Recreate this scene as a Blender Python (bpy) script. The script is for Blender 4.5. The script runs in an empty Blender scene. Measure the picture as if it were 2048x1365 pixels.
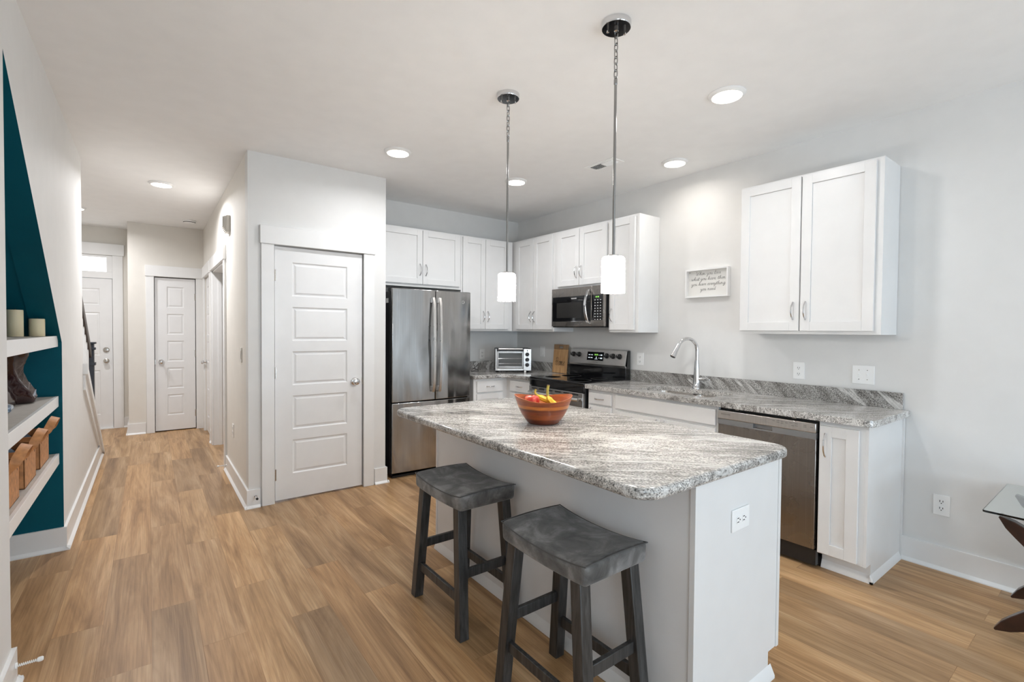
import bpy, bmesh, math, random
from mathutils import Matrix, Vector

S = bpy.context.scene
COL = S.collection
random.seed(7)

# ------------------------------------------------------------------ camera
cd = bpy.data.cameras.new('camera')
cam = bpy.data.objects.new('camera', cd); COL.objects.link(cam)
cd.sensor_width = 36.0
cd.lens = 962.15 * 36.0 / 2048.0
cd.clip_start = 0.02
YAW, PITCH, ROLL, CAMH = 0.6462, -0.0217, 0.0082, 1.380
_f = Vector((math.sin(YAW)*math.cos(PITCH), math.cos(YAW)*math.cos(PITCH), math.sin(PITCH)))
_r = Vector((math.cos(YAW), -math.sin(YAW), 0)); _u = _r.cross(_f)
_r2 = math.cos(ROLL)*_r + math.sin(ROLL)*_u
_u2 = -math.sin(ROLL)*_r + math.cos(ROLL)*_u
M = Matrix.Identity(4)
for i in range(3):
    M[i][0] = _r2[i]; M[i][1] = _u2[i]; M[i][2] = -_f[i]
M[2][3] = CAMH
cam.matrix_world = M
S.camera = cam

# ------------------------------------------------------------------ view, world, daylight
S.view_settings.view_transform = 'Standard'
S.view_settings.look = 'None'
S.view_settings.gamma = 1.0
S.view_settings.use_curve_mapping = False
S.view_settings.exposure = 0.0
W = bpy.data.worlds.new('world'); S.world = W
W.use_nodes = True
W.node_tree.nodes['Background'].inputs[0].default_value = (0.80, 0.90, 1.0, 1)
W.node_tree.nodes['Background'].inputs[1].default_value = 2.0

def area_light(name, loc, target, sx, sy, power, color, spread=180):
    l = bpy.data.lights.new(name, 'AREA'); l.shape = 'RECTANGLE'; l.size = sx; l.size_y = sy
    l.energy = power; l.color = color; l.spread = math.radians(spread)
    o = bpy.data.objects.new(name, l); COL.objects.link(o)
    o.location = loc
    d = Vector(target) - Vector(loc)
    o.rotation_euler = d.to_track_quat('-Z', 'Y').to_euler()
    return o

# daylight from the glazed doors behind the camera, plus two added fill lights
PW = dict(hall=27, entry=16, hdisc=8.0, door=58, ceil_fill=20, side=22, down=9.4, l3=2.6, l4=8.0, disc=7.0, shade=52.0, bulb=5.0)
area_light('daylight_glass_doors', (1.7, -3.55, 0.78), (1.7, 0, 0.62), 2.5, 1.3, PW['door'], (0.66, 0.84, 1.0))
area_light('ceiling_fill_light', (1.9, -3.56, 0.34), (1.9, -2.9, 2.7), 2.5, 0.5, PW['ceil_fill'], (0.74, 0.88, 1.0))  # added upward fill that brightens the ceiling, no real source
area_light('left_fill_light', (-0.50, -1.6, 1.5), (2, -1.6, 1.4), 1.25, 1.5, PW['side'], (0.66, 0.84, 1.0))  # added fill from the left, set in the made-up window

# ------------------------------------------------------------------ constants
H = 2.727
XW, YF, XP1, XP2, YP, XL = 3.695, 4.790, 0.600, 1.693, 4.130, -0.430
CT = 0.915                                    # counter top height

# ------------------------------------------------------------------ materials
def new_mat(name):
    m = bpy.data.materials.new(name); m.use_nodes = True
    nt = m.node_tree
    return m, nt, nt.nodes['Principled BSDF']

def N(nt, typ, **kw):
    n = nt.nodes.new(typ)
    for k, v in kw.items():
        if k in n.inputs.keys(): n.inputs[k].default_value = v
        else: setattr(n, k, v)
    return n

def L(nt, a, b): nt.links.new(a, b)

def ramp(nt, stops, fac=None, interp='LINEAR'):
    r = nt.nodes.new('ShaderNodeValToRGB'); e = r.color_ramp.elements
    r.color_ramp.interpolation = interp
    while len(e) < len(stops): e.new(0.5)
    for i, (p, c) in enumerate(stops):
        e[i].position = p; e[i].color = (c[0], c[1], c[2], 1)
    if fac is not None: L(nt, fac, r.inputs[0])
    return r

def coords(nt, scale=(1,1,1), rot=(0,0,0), loc=(0,0,0)):
    g = nt.nodes.new('ShaderNodeNewGeometry')
    mp = nt.nodes.new('ShaderNodeMapping')
    mp.inputs['Scale'].default_value = scale; mp.inputs['Rotation'].default_value = rot; mp.inputs['Location'].default_value = loc
    L(nt, g.outputs['Position'], mp.inputs['Vector'])
    return mp.outputs[0]

def ocoords(nt, scale=(1,1,1), rot=(0,0,0)):
    g = nt.nodes.new('ShaderNodeTexCoord')
    mp = nt.nodes.new('ShaderNodeMapping')
    mp.inputs['Scale'].default_value = scale; mp.inputs['Rotation'].default_value = rot
    L(nt, g.outputs['Object'], mp.inputs['Vector'])
    return mp.outputs[0]

def bump(nt, b, height, strength=0.1, dist=0.01):
    n = nt.nodes.new('ShaderNodeBump'); n.inputs['Strength'].default_value = strength; n.inputs['Distance'].default_value = dist
    L(nt, height, n.inputs['Height']); L(nt, n.outputs[0], b.inputs['Normal'])

def plain(name, col, rough=0.5, metal=0.0, noise=0.0, nscale=8, bumps=0.0, bscale=200, coat=0.0, spec=0.5):
    m, nt, b = new_mat(name)
    b.inputs['Roughness'].default_value = rough; b.inputs['Metallic'].default_value = metal
    b.inputs['Specular IOR Level'].default_value = spec
    if coat: b.inputs['Coat Weight'].default_value = coat; b.inputs['Coat Roughness'].default_value = 0.08
    n = N(nt, 'ShaderNodeTexNoise', Scale=nscale, Detail=4.0); L(nt, coords(nt), n.inputs['Vector'])
    k = max(noise, 0.015)
    r = ramp(nt, [(0.3, [c*(1-k) for c in col]), (0.7, [min(1, c*(1+k)) for c in col])], n.outputs['Fac'])
    L(nt, r.outputs[0], b.inputs['Base Color'])
    if bumps:
        n2 = N(nt, 'ShaderNodeTexNoise', Scale=bscale, Detail=3.0); L(nt, coords(nt), n2.inputs['Vector'])
        bump(nt, b, n2.outputs['Fac'], bumps, 0.002)
    return m

def emissive(name, col, strength):
    m, nt, b = new_mat(name)
    b.inputs['Base Color'].default_value = (*col, 1)
    b.inputs['Emission Color'].default_value = (*col, 1); b.inputs['Emission Strength'].default_value = strength
    return m

WALL = plain('wall_paint', (0.775, 0.77, 0.757), 0.65, noise=0.01, bumps=0.06, bscale=260)
HALLWALL = plain('hall_wall_paint', (0.80, 0.77, 0.715), 0.65, noise=0.01, bumps=0.06, bscale=260)
CEIL = plain('ceiling_paint', (0.91, 0.908, 0.902), 0.8, noise=0.01, bumps=0.08, bscale=220)
TRIM = plain('white_trim_paint', (0.86, 0.86, 0.855), 0.32)
DOORP = plain('white_door_paint', (0.84, 0.84, 0.84), 0.38)
CAB = plain('white_cabinet_lacquer', (0.80, 0.795, 0.787), 0.33)
TEAL = plain('teal_wall_paint', (0.001, 0.088, 0.125), 0.6, noise=0.05, bumps=0.05, spec=0.15)
PLATE = plain('white_plastic', (0.93, 0.93, 0.92), 0.35)
PLATE2 = plain('ivory_plastic', (0.70, 0.68, 0.63), 0.4)
BLACK = plain('black_plastic', (0.012, 0.012, 0.013), 0.35)
BLACKGLOSS = plain('black_glass', (0.006, 0.006, 0.007), 0.06, coat=0.6)
DARK = plain('dark_gap', (0.01, 0.01, 0.01), 0.8)
CHROME = plain('polished_chrome', (0.72, 0.72, 0.73), 0.09, 1.0)
NICKEL = plain('satin_nickel', (0.50, 0.47, 0.43), 0.25, 1.0)
NAVY = plain('dark_painted_wood', (0.022, 0.025, 0.034), 0.4)
RAILWOOD = plain('dark_rail_wood', (0.035, 0.022, 0.016), 0.4, noise=0.3, nscale=30)
CREAM = plain('cream_wax', (0.72, 0.64, 0.44), 0.5, noise=0.05)
CREAM.node_tree.nodes['Principled BSDF'].inputs['Subsurface Weight'].default_value = 0.25
CREAM.node_tree.nodes['Principled BSDF'].inputs['Subsurface Radius'].default_value = (0.02, 0.012, 0.006)
LEATHER = plain('tan_leather', (0.50, 0.225, 0.085), 0.6, noise=0.22, nscale=40, bumps=0.15, bscale=500)
LEATHERIN = plain('brown_leather_inside', (0.10, 0.045, 0.025), 0.7, noise=0.2, nscale=30)
MAROON = plain('glossy_maroon_glaze', (0.022, 0.0065, 0.0075), 0.16, noise=0.4, nscale=14, coat=0.3)
PAPER = plain('printed_card', (0.78, 0.77, 0.74), 0.7)
INK = plain('grey_ink', (0.16, 0.155, 0.15), 0.8)
DARKINK = plain('burnt_lettering', (0.02, 0.012, 0.008), 0.8)
PALEINK = plain('pale_print', (0.75, 0.75, 0.75), 0.5)
GREYINK = plain('grey_print', (0.18, 0.18, 0.18), 0.5)
BANANA = plain('banana_skin', (0.74, 0.50, 0.045), 0.5, noise=0.12, nscale=40)
BANANASTEM = plain('banana_stem', (0.42, 0.36, 0.07), 0.6, noise=0.3, nscale=60)
BROWNTIP = plain('banana_tip', (0.16, 0.09, 0.03), 0.8)
LEATHERWRAP = plain('blue_grey_cloth', (0.20, 0.27, 0.36), 0.85, noise=0.35, nscale=25)
DARKWOODT = plain('dark_cherry_wood', (0.026, 0.008, 0.005), 0.3, noise=0.45, nscale=22, coat=0.3)
GREENLED = emissive('green_display', (0.25, 0.6, 0.1), 0.5)
WHITELED = emissive('white_display', (0.75, 0.85, 0.9), 0.7)
LAMPGLASS = emissive('lit_opal_shade', (1.0, 0.95, 0.88), PW['shade'])
DISC = emissive('lit_diffuser', (1.0, 0.93, 0.82), PW['disc'])
SKYPANE = emissive('bright_daylight_pane', (0.95, 0.98, 1.0), 2.2)

def mat_floor():
    m, nt, b = new_mat('oak_vinyl_planks')
    c = coords(nt, (1, 1, 1), (0, 0, math.radians(90)))
    br = N(nt, 'ShaderNodeTexBrick', Scale=1.0)
    br.inputs['Color1'].default_value = (0, 0, 0, 1); br.inputs['Color2'].default_value = (1, 1, 1, 1)
    br.inputs['Mortar'].default_value = (0.5, 0.5, 0.5, 1)
    br.inputs['Mortar Size'].default_value = 0.0012; br.inputs['Brick Width'].default_value = 1.22; br.inputs['Row Height'].default_value = 0.178
    br.offset = 0.37; br.offset_frequency = 2
    L(nt, c, br.inputs['Vector'])
    # per plank shift of the grain
    add = nt.nodes.new('ShaderNodeVectorMath'); add.operation = 'MULTIPLY_ADD'
    add.inputs[1].default_value = (7.3, 3.1, 0); L(nt, br.outputs['Color'], add.inputs[0]); L(nt, coords(nt), add.inputs[2])
    def grain(sx, sy, detail, rough, dist):
        mp = nt.nodes.new('ShaderNodeMapping'); mp.inputs['Scale'].default_value = (sx, sy, 1); L(nt, add.outputs[0], mp.inputs[0])
        n = N(nt, 'ShaderNodeTexNoise', Scale=1.0, Detail=detail, Roughness=rough, Distortion=dist); L(nt, mp.outputs[0], n.inputs['Vector'])
        return n.outputs['Fac']
    g1 = grain(9, 0.9, 5, 0.6, 0.9); g2 = grain(120, 3.0, 4, 0.6, 0.2); g3 = grain(28, 0.55, 3, 0.5, 1.4)
    base = ramp(nt, [(0.28, (0.285, 0.162, 0.073)), (0.5, (0.51, 0.318, 0.160)), (0.72, (0.69, 0.475, 0.275))], g1)
    tone = ramp(nt, [(0.0, (0.62, 0.61, 0.62)), (0.3, (0.95, 0.93, 0.90)), (0.65, (1.06, 0.97, 0.87)), (0.85, (0.80, 0.74, 0.68)), (1.0, (0.92, 0.92, 0.95))], br.outputs['Color'])
    mx = N(nt, 'ShaderNodeMix', data_type='RGBA', blend_type='MULTIPLY'); mx.inputs[0].default_value = 0.85
    L(nt, base.outputs[0], mx.inputs[6]); L(nt, tone.outputs[0], mx.inputs[7])
    fine = ramp(nt, [(0.35, (0.80, 0.78, 0.76)), (0.6, (1.04, 1.04, 1.04))], g2)
    mx2 = N(nt, 'ShaderNodeMix', data_type='RGBA', blend_type='MULTIPLY'); mx2.inputs[0].default_value = 0.75
    L(nt, mx.outputs[2], mx2.inputs[6]); L(nt, fine.outputs[0], mx2.inputs[7])
    line = ramp(nt, [(0.44, (1, 1, 1)), (0.5, (0.80, 0.77, 0.74)), (0.54, (1, 1, 1))], g3)
    mx3 = N(nt, 'ShaderNodeMix', data_type='RGBA', blend_type='MULTIPLY'); mx3.inputs[0].default_value = 0.8
    L(nt, mx2.outputs[2], mx3.inputs[6]); L(nt, line.outputs[0], mx3.inputs[7])
    seam = ramp(nt, [(0.0, (1, 1, 1)), (1.0, (0.55, 0.5, 0.46))], br.outputs['Fac'])
    mx4 = N(nt, 'ShaderNodeMix', data_type='RGBA', blend_type='MULTIPLY'); mx4.inputs[0].default_value = 0.7
    L(nt, mx3.outputs[2], mx4.inputs[6]); L(nt, seam.outputs[0], mx4.inputs[7])
    L(nt, mx4.outputs[2], b.inputs['Base Color'])
    b.inputs['Roughness'].default_value = 0.38; b.inputs['Specular IOR Level'].default_value = 0.32
    bump(nt, b, g2, 0.06, 0.003)
    return m
FLOOR = mat_floor()

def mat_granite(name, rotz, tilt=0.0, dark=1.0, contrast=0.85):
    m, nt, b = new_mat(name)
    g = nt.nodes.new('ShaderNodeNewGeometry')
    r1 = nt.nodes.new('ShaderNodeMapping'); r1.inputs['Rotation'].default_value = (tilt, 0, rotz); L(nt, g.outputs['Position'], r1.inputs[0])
    def noise(sc, det, rough, dist, loc=(0, 0, 0)):
        st = nt.nodes.new('ShaderNodeMapping'); st.inputs['Scale'].default_value = sc; st.inputs['Location'].default_value = loc; L(nt, r1.outputs[0], st.inputs[0])
        n = N(nt, 'ShaderNodeTexNoise', Scale=1.0, Detail=det, Roughness=rough, Distortion=dist); L(nt, st.outputs[0], n.inputs['Vector'])
        return n.outputs['Fac']
    n0 = noise((0.9, 3.2, 3.0), 3.0, 0.5, 0.8)            # broad cloudy bands
    n1 = noise((6.0, 38, 26), 6.0, 0.72, 0.9, (5, 2, 1))   # fine streaks
    n2 = noise((130, 210, 190), 2.0, 0.6, 0.0)             # mineral grains
    n3 = noise((0.5, 4.0, 3), 6.0, 0.55, 0.9, (3.3, 1.2, 0))
    mixv = nt.nodes.new('ShaderNodeMath'); mixv.operation = 'MULTIPLY_ADD'; mixv.inputs[1].default_value = 0.42*contrast; L(nt, n0, mixv.inputs[0]); 
    sc = nt.nodes.new('ShaderNodeMath'); sc.operation = 'MULTIPLY'; sc.inputs[1].default_value = 1-0.42*contrast; L(nt, n1, sc.inputs[0]); L(nt, sc.outputs[0], mixv.inputs[2])
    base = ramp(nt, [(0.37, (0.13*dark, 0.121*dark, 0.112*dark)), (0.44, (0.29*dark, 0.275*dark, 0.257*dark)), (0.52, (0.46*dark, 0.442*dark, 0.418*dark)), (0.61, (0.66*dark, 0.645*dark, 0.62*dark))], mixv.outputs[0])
    speck = ramp(nt, [(0.33, (0.10, 0.10, 0.10)), (0.43, (0.66, 0.66, 0.66)), (0.54, (1.10, 1.10, 1.10)), (0.66, (1.65, 1.65, 1.65))], n2)
    mx = N(nt, 'ShaderNodeMix', data_type='RGBA', blend_type='MULTIPLY'); mx.inputs[0].default_value = 0.95
    L(nt, base.outputs[0], mx.inputs[6]); L(nt, speck.outputs[0], mx.inputs[7])
    vein = ramp(nt, [(0.480, (0, 0, 0)), (0.50, (0.85, 0.85, 0.85)), (0.520, (0, 0, 0))], n3)
    mx2 = N(nt, 'ShaderNodeMix', data_type='RGBA', blend_type='MIX')
    L(nt, vein.outputs[0], mx2.inputs[0]); L(nt, mx.outputs[2], mx2.inputs[6]); mx2.inputs[7].default_value = (0.72, 0.71, 0.69, 1)
    L(nt, mx2.outputs[2], b.inputs['Base Color'])
    b.inputs['Roughness'].default_value = 0.11
    b.inputs['Specular IOR Level'].default_value = 0.55
    return m
GRANITE = mat_granite('grey_veined_granite', math.radians(44))
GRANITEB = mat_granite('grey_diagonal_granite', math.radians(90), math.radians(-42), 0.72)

def mat_steel(name, col=(0.55, 0.54, 0.53), rough=0.24, wav=0.0, brush=(300, 300, 2)):
    m, nt, b = new_mat(name)
    b.inputs['Metallic'].default_value = 1.0
    n = N(nt, 'ShaderNodeTexNoise', Scale=1.0, Detail=3.0); L(nt, coords(nt, brush), n.inputs['Vector'])
    r = ramp(nt, [(0.3, [c*0.9 for c in col]), (0.7, [c*1.06 for c in col])], n.outputs['Fac']); L(nt, r.outputs[0], b.inputs['Base Color'])
    s = N(nt, 'ShaderNodeTexNoise', Scale=5.0, Detail=4.0, Distortion=1.0); L(nt, coords(nt), s.inputs['Vector'])
    rr = ramp(nt, [(0.3, (rough*0.85,)*3), (0.7, (rough*1.2,)*3)], s.outputs['Fac']); L(nt, rr.outputs[0], b.inputs['Roughness'])
    if wav:
        w = N(nt, 'ShaderNodeTexNoise', Scale=1.0, Detail=1.0, Distortion=0.4); L(nt, coords(nt, (5, 5, 1.1)), w.inputs['Vector'])
        bump(nt, b, w.outputs['Fac'], wav, 0.03)
    return m
STEEL = mat_steel('brushed_stainless', (0.44, 0.43, 0.42))
STEELF = mat_steel('wavy_stainless', (0.42, 0.417, 0.415), 0.17, 0.6)
STEELD = mat_steel('warm_stainless', (0.315, 0.288, 0.265), 0.27)
STEELL = mat_steel('light_stainless', (0.68, 0.665, 0.645), 0.3)
RODM = plain('smoked_chrome', (0.34, 0.335, 0.33), 0.16, 1.0)
STEELP = mat_steel('satin_stainless_panel', (0.60, 0.585, 0.57), 0.40)
SINKM = mat_steel('sink_stainless', (0.76, 0.72, 0.68), 0.26)

def mat_suede():
    m, nt, b = new_mat('grey_suede')
    n = N(nt, 'ShaderNodeTexNoise', Scale=9.0, Detail=5.0, Roughness=0.62, Distortion=0.6); L(nt, coords(nt), n.inputs['Vector'])
    r = ramp(nt, [(0.33, (0.050, 0.048, 0.045)), (0.5, (0.125, 0.120, 0.115)), (0.66, (0.26, 0.253, 0.245))], n.outputs['Fac'])
    L(nt, r.outputs[0], b.inputs['Base Color']); b.inputs['Roughness'].default_value = 0.8
    b.inputs['Sheen Weight'].default_value = 0.25
    n2 = N(nt, 'ShaderNodeTexNoise', Scale=420, Detail=2.0); L(nt, coords(nt), n2.inputs['Vector']); bump(nt, b, n2.outputs['Fac'], 0.25, 0.002)
    return m
SUEDE = mat_suede()

def mat_wood(name, c0, c1, sc, rough=0.45, coat=0.0):
    m, nt, b = new_mat(name)
    n = N(nt, 'ShaderNodeTexNoise', Scale=1.0, Detail=5.0, Roughness=0.6, Distortion=0.5); L(nt, coords(nt, sc), n.inputs['Vector'])
    r = ramp(nt, [(0.3, c0), (0.7, c1)], n.outputs['Fac']); L(nt, r.outputs[0], b.inputs['Base Color'])
    b.inputs['Roughness'].default_value = rough
    if coat: b.inputs['Coat Weight'].default_value = coat; b.inputs['Coat Roughness'].default_value = 0.1
    bump(nt, b, n.outputs['Fac'], 0.1, 0.002)
    return m
STOOLWOOD = mat_wood('charcoal_stained_wood', (0.014, 0.013, 0.0125), (0.075, 0.072, 0.069), (70, 70, 5), 0.4)
BAMBOO = mat_wood('bamboo_board', (0.36, 0.185, 0.075), (0.60, 0.37, 0.18), (20, 70, 5), 0.45)
BAMBOOD = mat_wood('bamboo_end_band', (0.22, 0.13, 0.065), (0.34, 0.21, 0.11), (20, 70, 5), 0.45)

def mat_bowl():
    m, nt, b = new_mat('banded_acacia_wood')
    g = nt.nodes.new('ShaderNodeNewGeometry')
    sp = nt.nodes.new('ShaderNodeSeparateXYZ'); L(nt, g.outputs['Position'], sp.inputs[0])
    n = N(nt, 'ShaderNodeTexNoise', Scale=1.0, Detail=4.0, Distortion=0.6); L(nt, coords(nt, (14, 14, 70)), n.inputs['Vector'])
    mr = nt.nodes.new('ShaderNodeMapRange'); mr.inputs[1].default_value = CT; mr.inputs[2].default_value = CT + 0.16; L(nt, sp.outputs[2], mr.inputs[0])
    band = ramp(nt, [(0.0, (0.15, 0.026, 0.005)), (0.16, (0.27, 0.058, 0.008)), (0.34, (0.20, 0.036, 0.006)), (0.42, (0.15, 0.027, 0.005)),
                     (0.50, (0.48, 0.145, 0.016)), (0.60, (0.25, 0.050, 0.007)), (0.74, (0.35, 0.080, 0.010)), (0.9, (0.45, 0.115, 0.018))], mr.outputs[0], 'CONSTANT')
    v = ramp(nt, [(0.3, (0.75, 0.72, 0.70)), (0.7, (1.25, 1.2, 1.15))], n.outputs['Fac'])
    mx = N(nt, 'ShaderNodeMix', data_type='RGBA', blend_type='MULTIPLY'); mx.inputs[0].default_value = 1.0
    L(nt, band.outputs[0], mx.inputs[6]); L(nt, v.outputs[0], mx.inputs[7]); L(nt, mx.outputs[2], b.inputs['Base Color'])
    b.inputs['Roughness'].default_value = 0.36; b.inputs['Coat Weight'].default_value = 0.12; b.inputs['Coat Roughness'].default_value = 0.15
    return m
BOWL = mat_bowl()

def mat_apple():
    m, nt, b = new_mat('red_apple_skin')
    n = N(nt, 'ShaderNodeTexNoise', Scale=1.0, Detail=4.0, Distortion=0.4); L(nt, coords(nt, (45, 45, 12)), n.inputs['Vector'])
    r = ramp(nt, [(0.42, (0.42, 0.022, 0.018)), (0.56, (0.52, 0.06, 0.03)), (0.70, (0.72, 0.46, 0.22))], n.outputs['Fac'])
    L(nt, r.outputs[0], b.inputs['Base Color']); b.inputs['Roughness'].default_value = 0.3
    return m
APPLE = mat_apple()

def mat_stone():
    m, nt, b = new_mat('blue_white_stone')
    n = N(nt, 'ShaderNodeTexNoise', Scale=22, Detail=5.0, Distortion=1.2); L(nt, coords(nt), n.inputs['Vector'])
    r = ramp(nt, [(0.35, (0.08, 0.11, 0.16)), (0.5, (0.25, 0.36, 0.50)), (0.62, (0.70, 0.72, 0.72))], n.outputs['Fac'])
    L(nt, r.outputs[0], b.inputs['Base Color']); b.inputs['Roughness'].default_value = 0.3
    return m
STONE = mat_stone()

def mat_glass(name, col, rough=0.0, thin=False):
    m, nt, b = new_mat(name)
    b.inputs['Base Color'].default_value = (*col, 1); b.inputs['Roughness'].default_value = rough
    b.inputs['Transmission Weight'].default_value = 1.0; b.inputs['IOR'].default_value = 1.45
    return m
GLASS = mat_glass('clear_green_glass', (0.90, 0.96, 0.95))

# ------------------------------------------------------------------ mesh building
class MB:
    def __init__(s): s.v = []; s.f = []; s.T = None; s.mi = []; s.cur = 0
    def add(s, vs, fs):
        o = len(s.v)
        s.v += [tuple(s.T(*p)) if s.T else tuple(p) for p in vs]
        s.f += [tuple(i + o for i in f) for f in fs]
        s.mi += [s.cur]*len(fs)
        return s
    def box(s, x0, x1, y0, y1, z0, z1):
        return s.add([(x0,y0,z0),(x1,y0,z0),(x1,y1,z0),(x0,y1,z0),(x0,y0,z1),(x1,y0,z1),(x1,y1,z1),(x0,y1,z1)],
                     [(0,3,2,1),(4,5,6,7),(0,1,5,4),(1,2,6,5),(2,3,7,6),(3,0,4,7)])
    def prism(s, pts, ax, a0, a1):
        n = len(pts)
        def P(p, a):
            if ax == 'x': return (a, p[0], p[1])
            if ax == 'y': return (p[0], a, p[1])
            return (p[0], p[1], a)
        vs = [P(p, a0) for p in pts] + [P(p, a1) for p in pts]
        fs = [tuple(range(n))[::-1], tuple(range(n, 2*n))] + [(i, (i+1) % n, n+(i+1) % n, n+i) for i in range(n)]
        return s.add(vs, fs)
    def rings(s, rings, cap0=True, cap1=True, closed=False):
        n = len(rings[0]); k = len(rings); vs = [p for r in rings for p in r]; fs = []
        for j in range(k if closed else k-1):
            a = j*n; b = ((j+1) % k)*n
            for i in range(n): fs.append((a+i, a+(i+1) % n, b+(i+1) % n, b+i))
        if not closed:
            if cap0: fs.append(tuple(range(n))[::-1])
            if cap1: fs.append(tuple(range((k-1)*n, k*n)))
        return s.add(vs, fs)
    def lathe(s, prof, c=(0,0,0), n=28, ax='z'):
        rs = []
        for r, h in prof:
            ring = []
            for i in range(n):
                a = 2*math.pi*i/n; x = r*math.cos(a); y = r*math.sin(a)
                if ax == 'z': ring.append((c[0]+x, c[1]+y, c[2]+h))
                elif ax == 'x': ring.append((c[0]+h, c[1]+x, c[2]+y))
                else: ring.append((c[0]+x, c[1]+h, c[2]+y))
            rs.append(ring)
        return s.rings(rs)
    def tube(s, path, r, n=10, closed=False, flat=None):
        P = [Vector(p) for p in path]; k = len(P); rs = []; up = None
        for i in range(k):
            if closed: d = (P[(i+1) % k]-P[i-1])
            else: d = P[min(i+1, k-1)] - P[max(i-1, 0)]
            d.normalize()
            if up is None:
                up = Vector((0, 0, 1)) if abs(d.z) < 0.9 else Vector((1, 0, 0))
            a = d.cross(up)
            if a.length < 1e-6: a = d.cross(Vector((0.3, 1, 0.2)))
            a.normalize(); b = a.cross(d).normalized(); up = b
            rr = r[i] if isinstance(r, (list, tuple)) else r
            if flat: ra, rb = flat
            else: ra = rb = rr
            rs.append([tuple(P[i] + a*ra*math.cos(2*math.pi*j/n) + b*rb*math.sin(2*math.pi*j/n)) for j in range(n)])
        return s.rings(rs, closed=closed)

ROOT = {}
def tagp(o, label=None, cat=None, group=None, kind=None):
    if label: o['label'] = label
    if cat: o['category'] = cat
    if group: o['group'] = group
    if kind: o['kind'] = kind
    return o

def thing(name, label, cat, loc=(0,0,0), rz=0.0, group=None):
    o = bpy.data.objects.new(name, None); COL.objects.link(o)
    o.empty_display_size = 0.1
    o.location = loc; o.rotation_euler = (0, 0, rz)
    ROOT[o.name] = Matrix.Translation(loc) @ Matrix.Rotation(rz, 4, 'Z')
    return tagp(o, label, cat, group)

def make(name, mb, mats, parent=None, bevel=0.0, seg=2, angle=35, sub=0, loc=None, label=None, cat=None, group=None, kind=None, smooth=True):
    if not isinstance(mats, (list, tuple)): mats = [mats]
    if parent is not None: mtx = ROOT[parent.name]
    elif loc is not None: mtx = Matrix.Translation(loc)
    else: mtx = Matrix.Identity(4)
    inv = mtx.inverted()
    me = bpy.data.meshes.new(name)
    me.from_pydata([tuple(inv @ Vector(p)) for p in mb.v], [], mb.f)
    for i, p in enumerate(me.polygons): p.material_index = mb.mi[i]
    bm = bmesh.new(); bm.from_mesh(me)
    bmesh.ops.recalc_face_normals(bm, faces=bm.faces)
    bm.to_mesh(me); bm.free()
    for m in mats: me.materials.append(m)
    if smooth:
        me.polygons.foreach_set('use_smooth', [True]*len(me.polygons))
        me.set_sharp_from_angle(angle=math.radians(angle))
    o = bpy.data.objects.new(name, me); COL.objects.link(o)
    if parent is not None: o.parent = parent
    elif loc is not None: o.location = loc
    ROOT[o.name] = mtx
    if bevel:
        b = o.modifiers.new('bevel', 'BEVEL'); b.width = bevel; b.segments = seg; b.limit_method = 'ANGLE'; b.angle_limit = math.radians(30)
        b.use_clamp_overlap = True
    if sub:
        b = o.modifiers.new('subsurf', 'SUBSURF'); b.levels = sub; b.render_levels = sub
    return tagp(o, label, cat, group, kind)

def copy_tree(o, parent=None):
    c = o.copy(); COL.objects.link(c)
    if parent is not None: c.parent = parent
    ROOT[c.name] = ROOT[o.name]
    for ch in [x for x in KIDS.get(o.name, [])]: 
        d = copy_tree(ch, c); KIDS.setdefault(c.name, []).append(d)
    return c
KIDS = {}
def index_kids(o):
    KIDS[o.name] = list(o.children)
    for c in o.children: index_kids(c)
def dup(root, loc, rz=0.0, label=None, group=None):
    index_kids(root)
    c = copy_tree(root); c.location = loc; c.rotation_euler = (0, 0, rz)
    ROOT[c.name] = Matrix.Translation(loc) @ Matrix.Rotation(rz, 4, 'Z')
    if label: c['label'] = label
    if group: c['group'] = group
    return c

def structure(name, mb, mats, **kw): return make(name, mb, mats, kind='structure', **kw)

def text_mb(s, size, T, shear=0.0, align='CENTER', weight=0.0):
    c = bpy.data.curves.new('tmp', 'FONT'); c.body = s; c.size = size; c.shear = shear; c.align_x = align; c.align_y = 'CENTER'; c.offset = weight
    o = bpy.data.objects.new('tmp', c); COL.objects.link(o)
    dg = bpy.context.evaluated_depsgraph_get(); me = o.evaluated_get(dg).to_mesh()
    mb = MB(); mb.T = T
    vs = [(v.co.x, v.co.y, 0) for v in me.vertices]; fs = [tuple(p.vertices) for p in me.polygons]
    mb.add(vs, fs)
    o.evaluated_get(dg).to_mesh_clear()
    bpy.data.objects.remove(o); bpy.data.curves.remove(c)
    return mb

# coordinate frames for joinery: a along the face, d outward, z up
def face_right(F): return lambda a, d, z: (F - d, a, z)       # looks towards -x, a = world y
def face_back(F): return lambda a, d, z: (a, F - d, z)        # looks towards -y, a = world x

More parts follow.
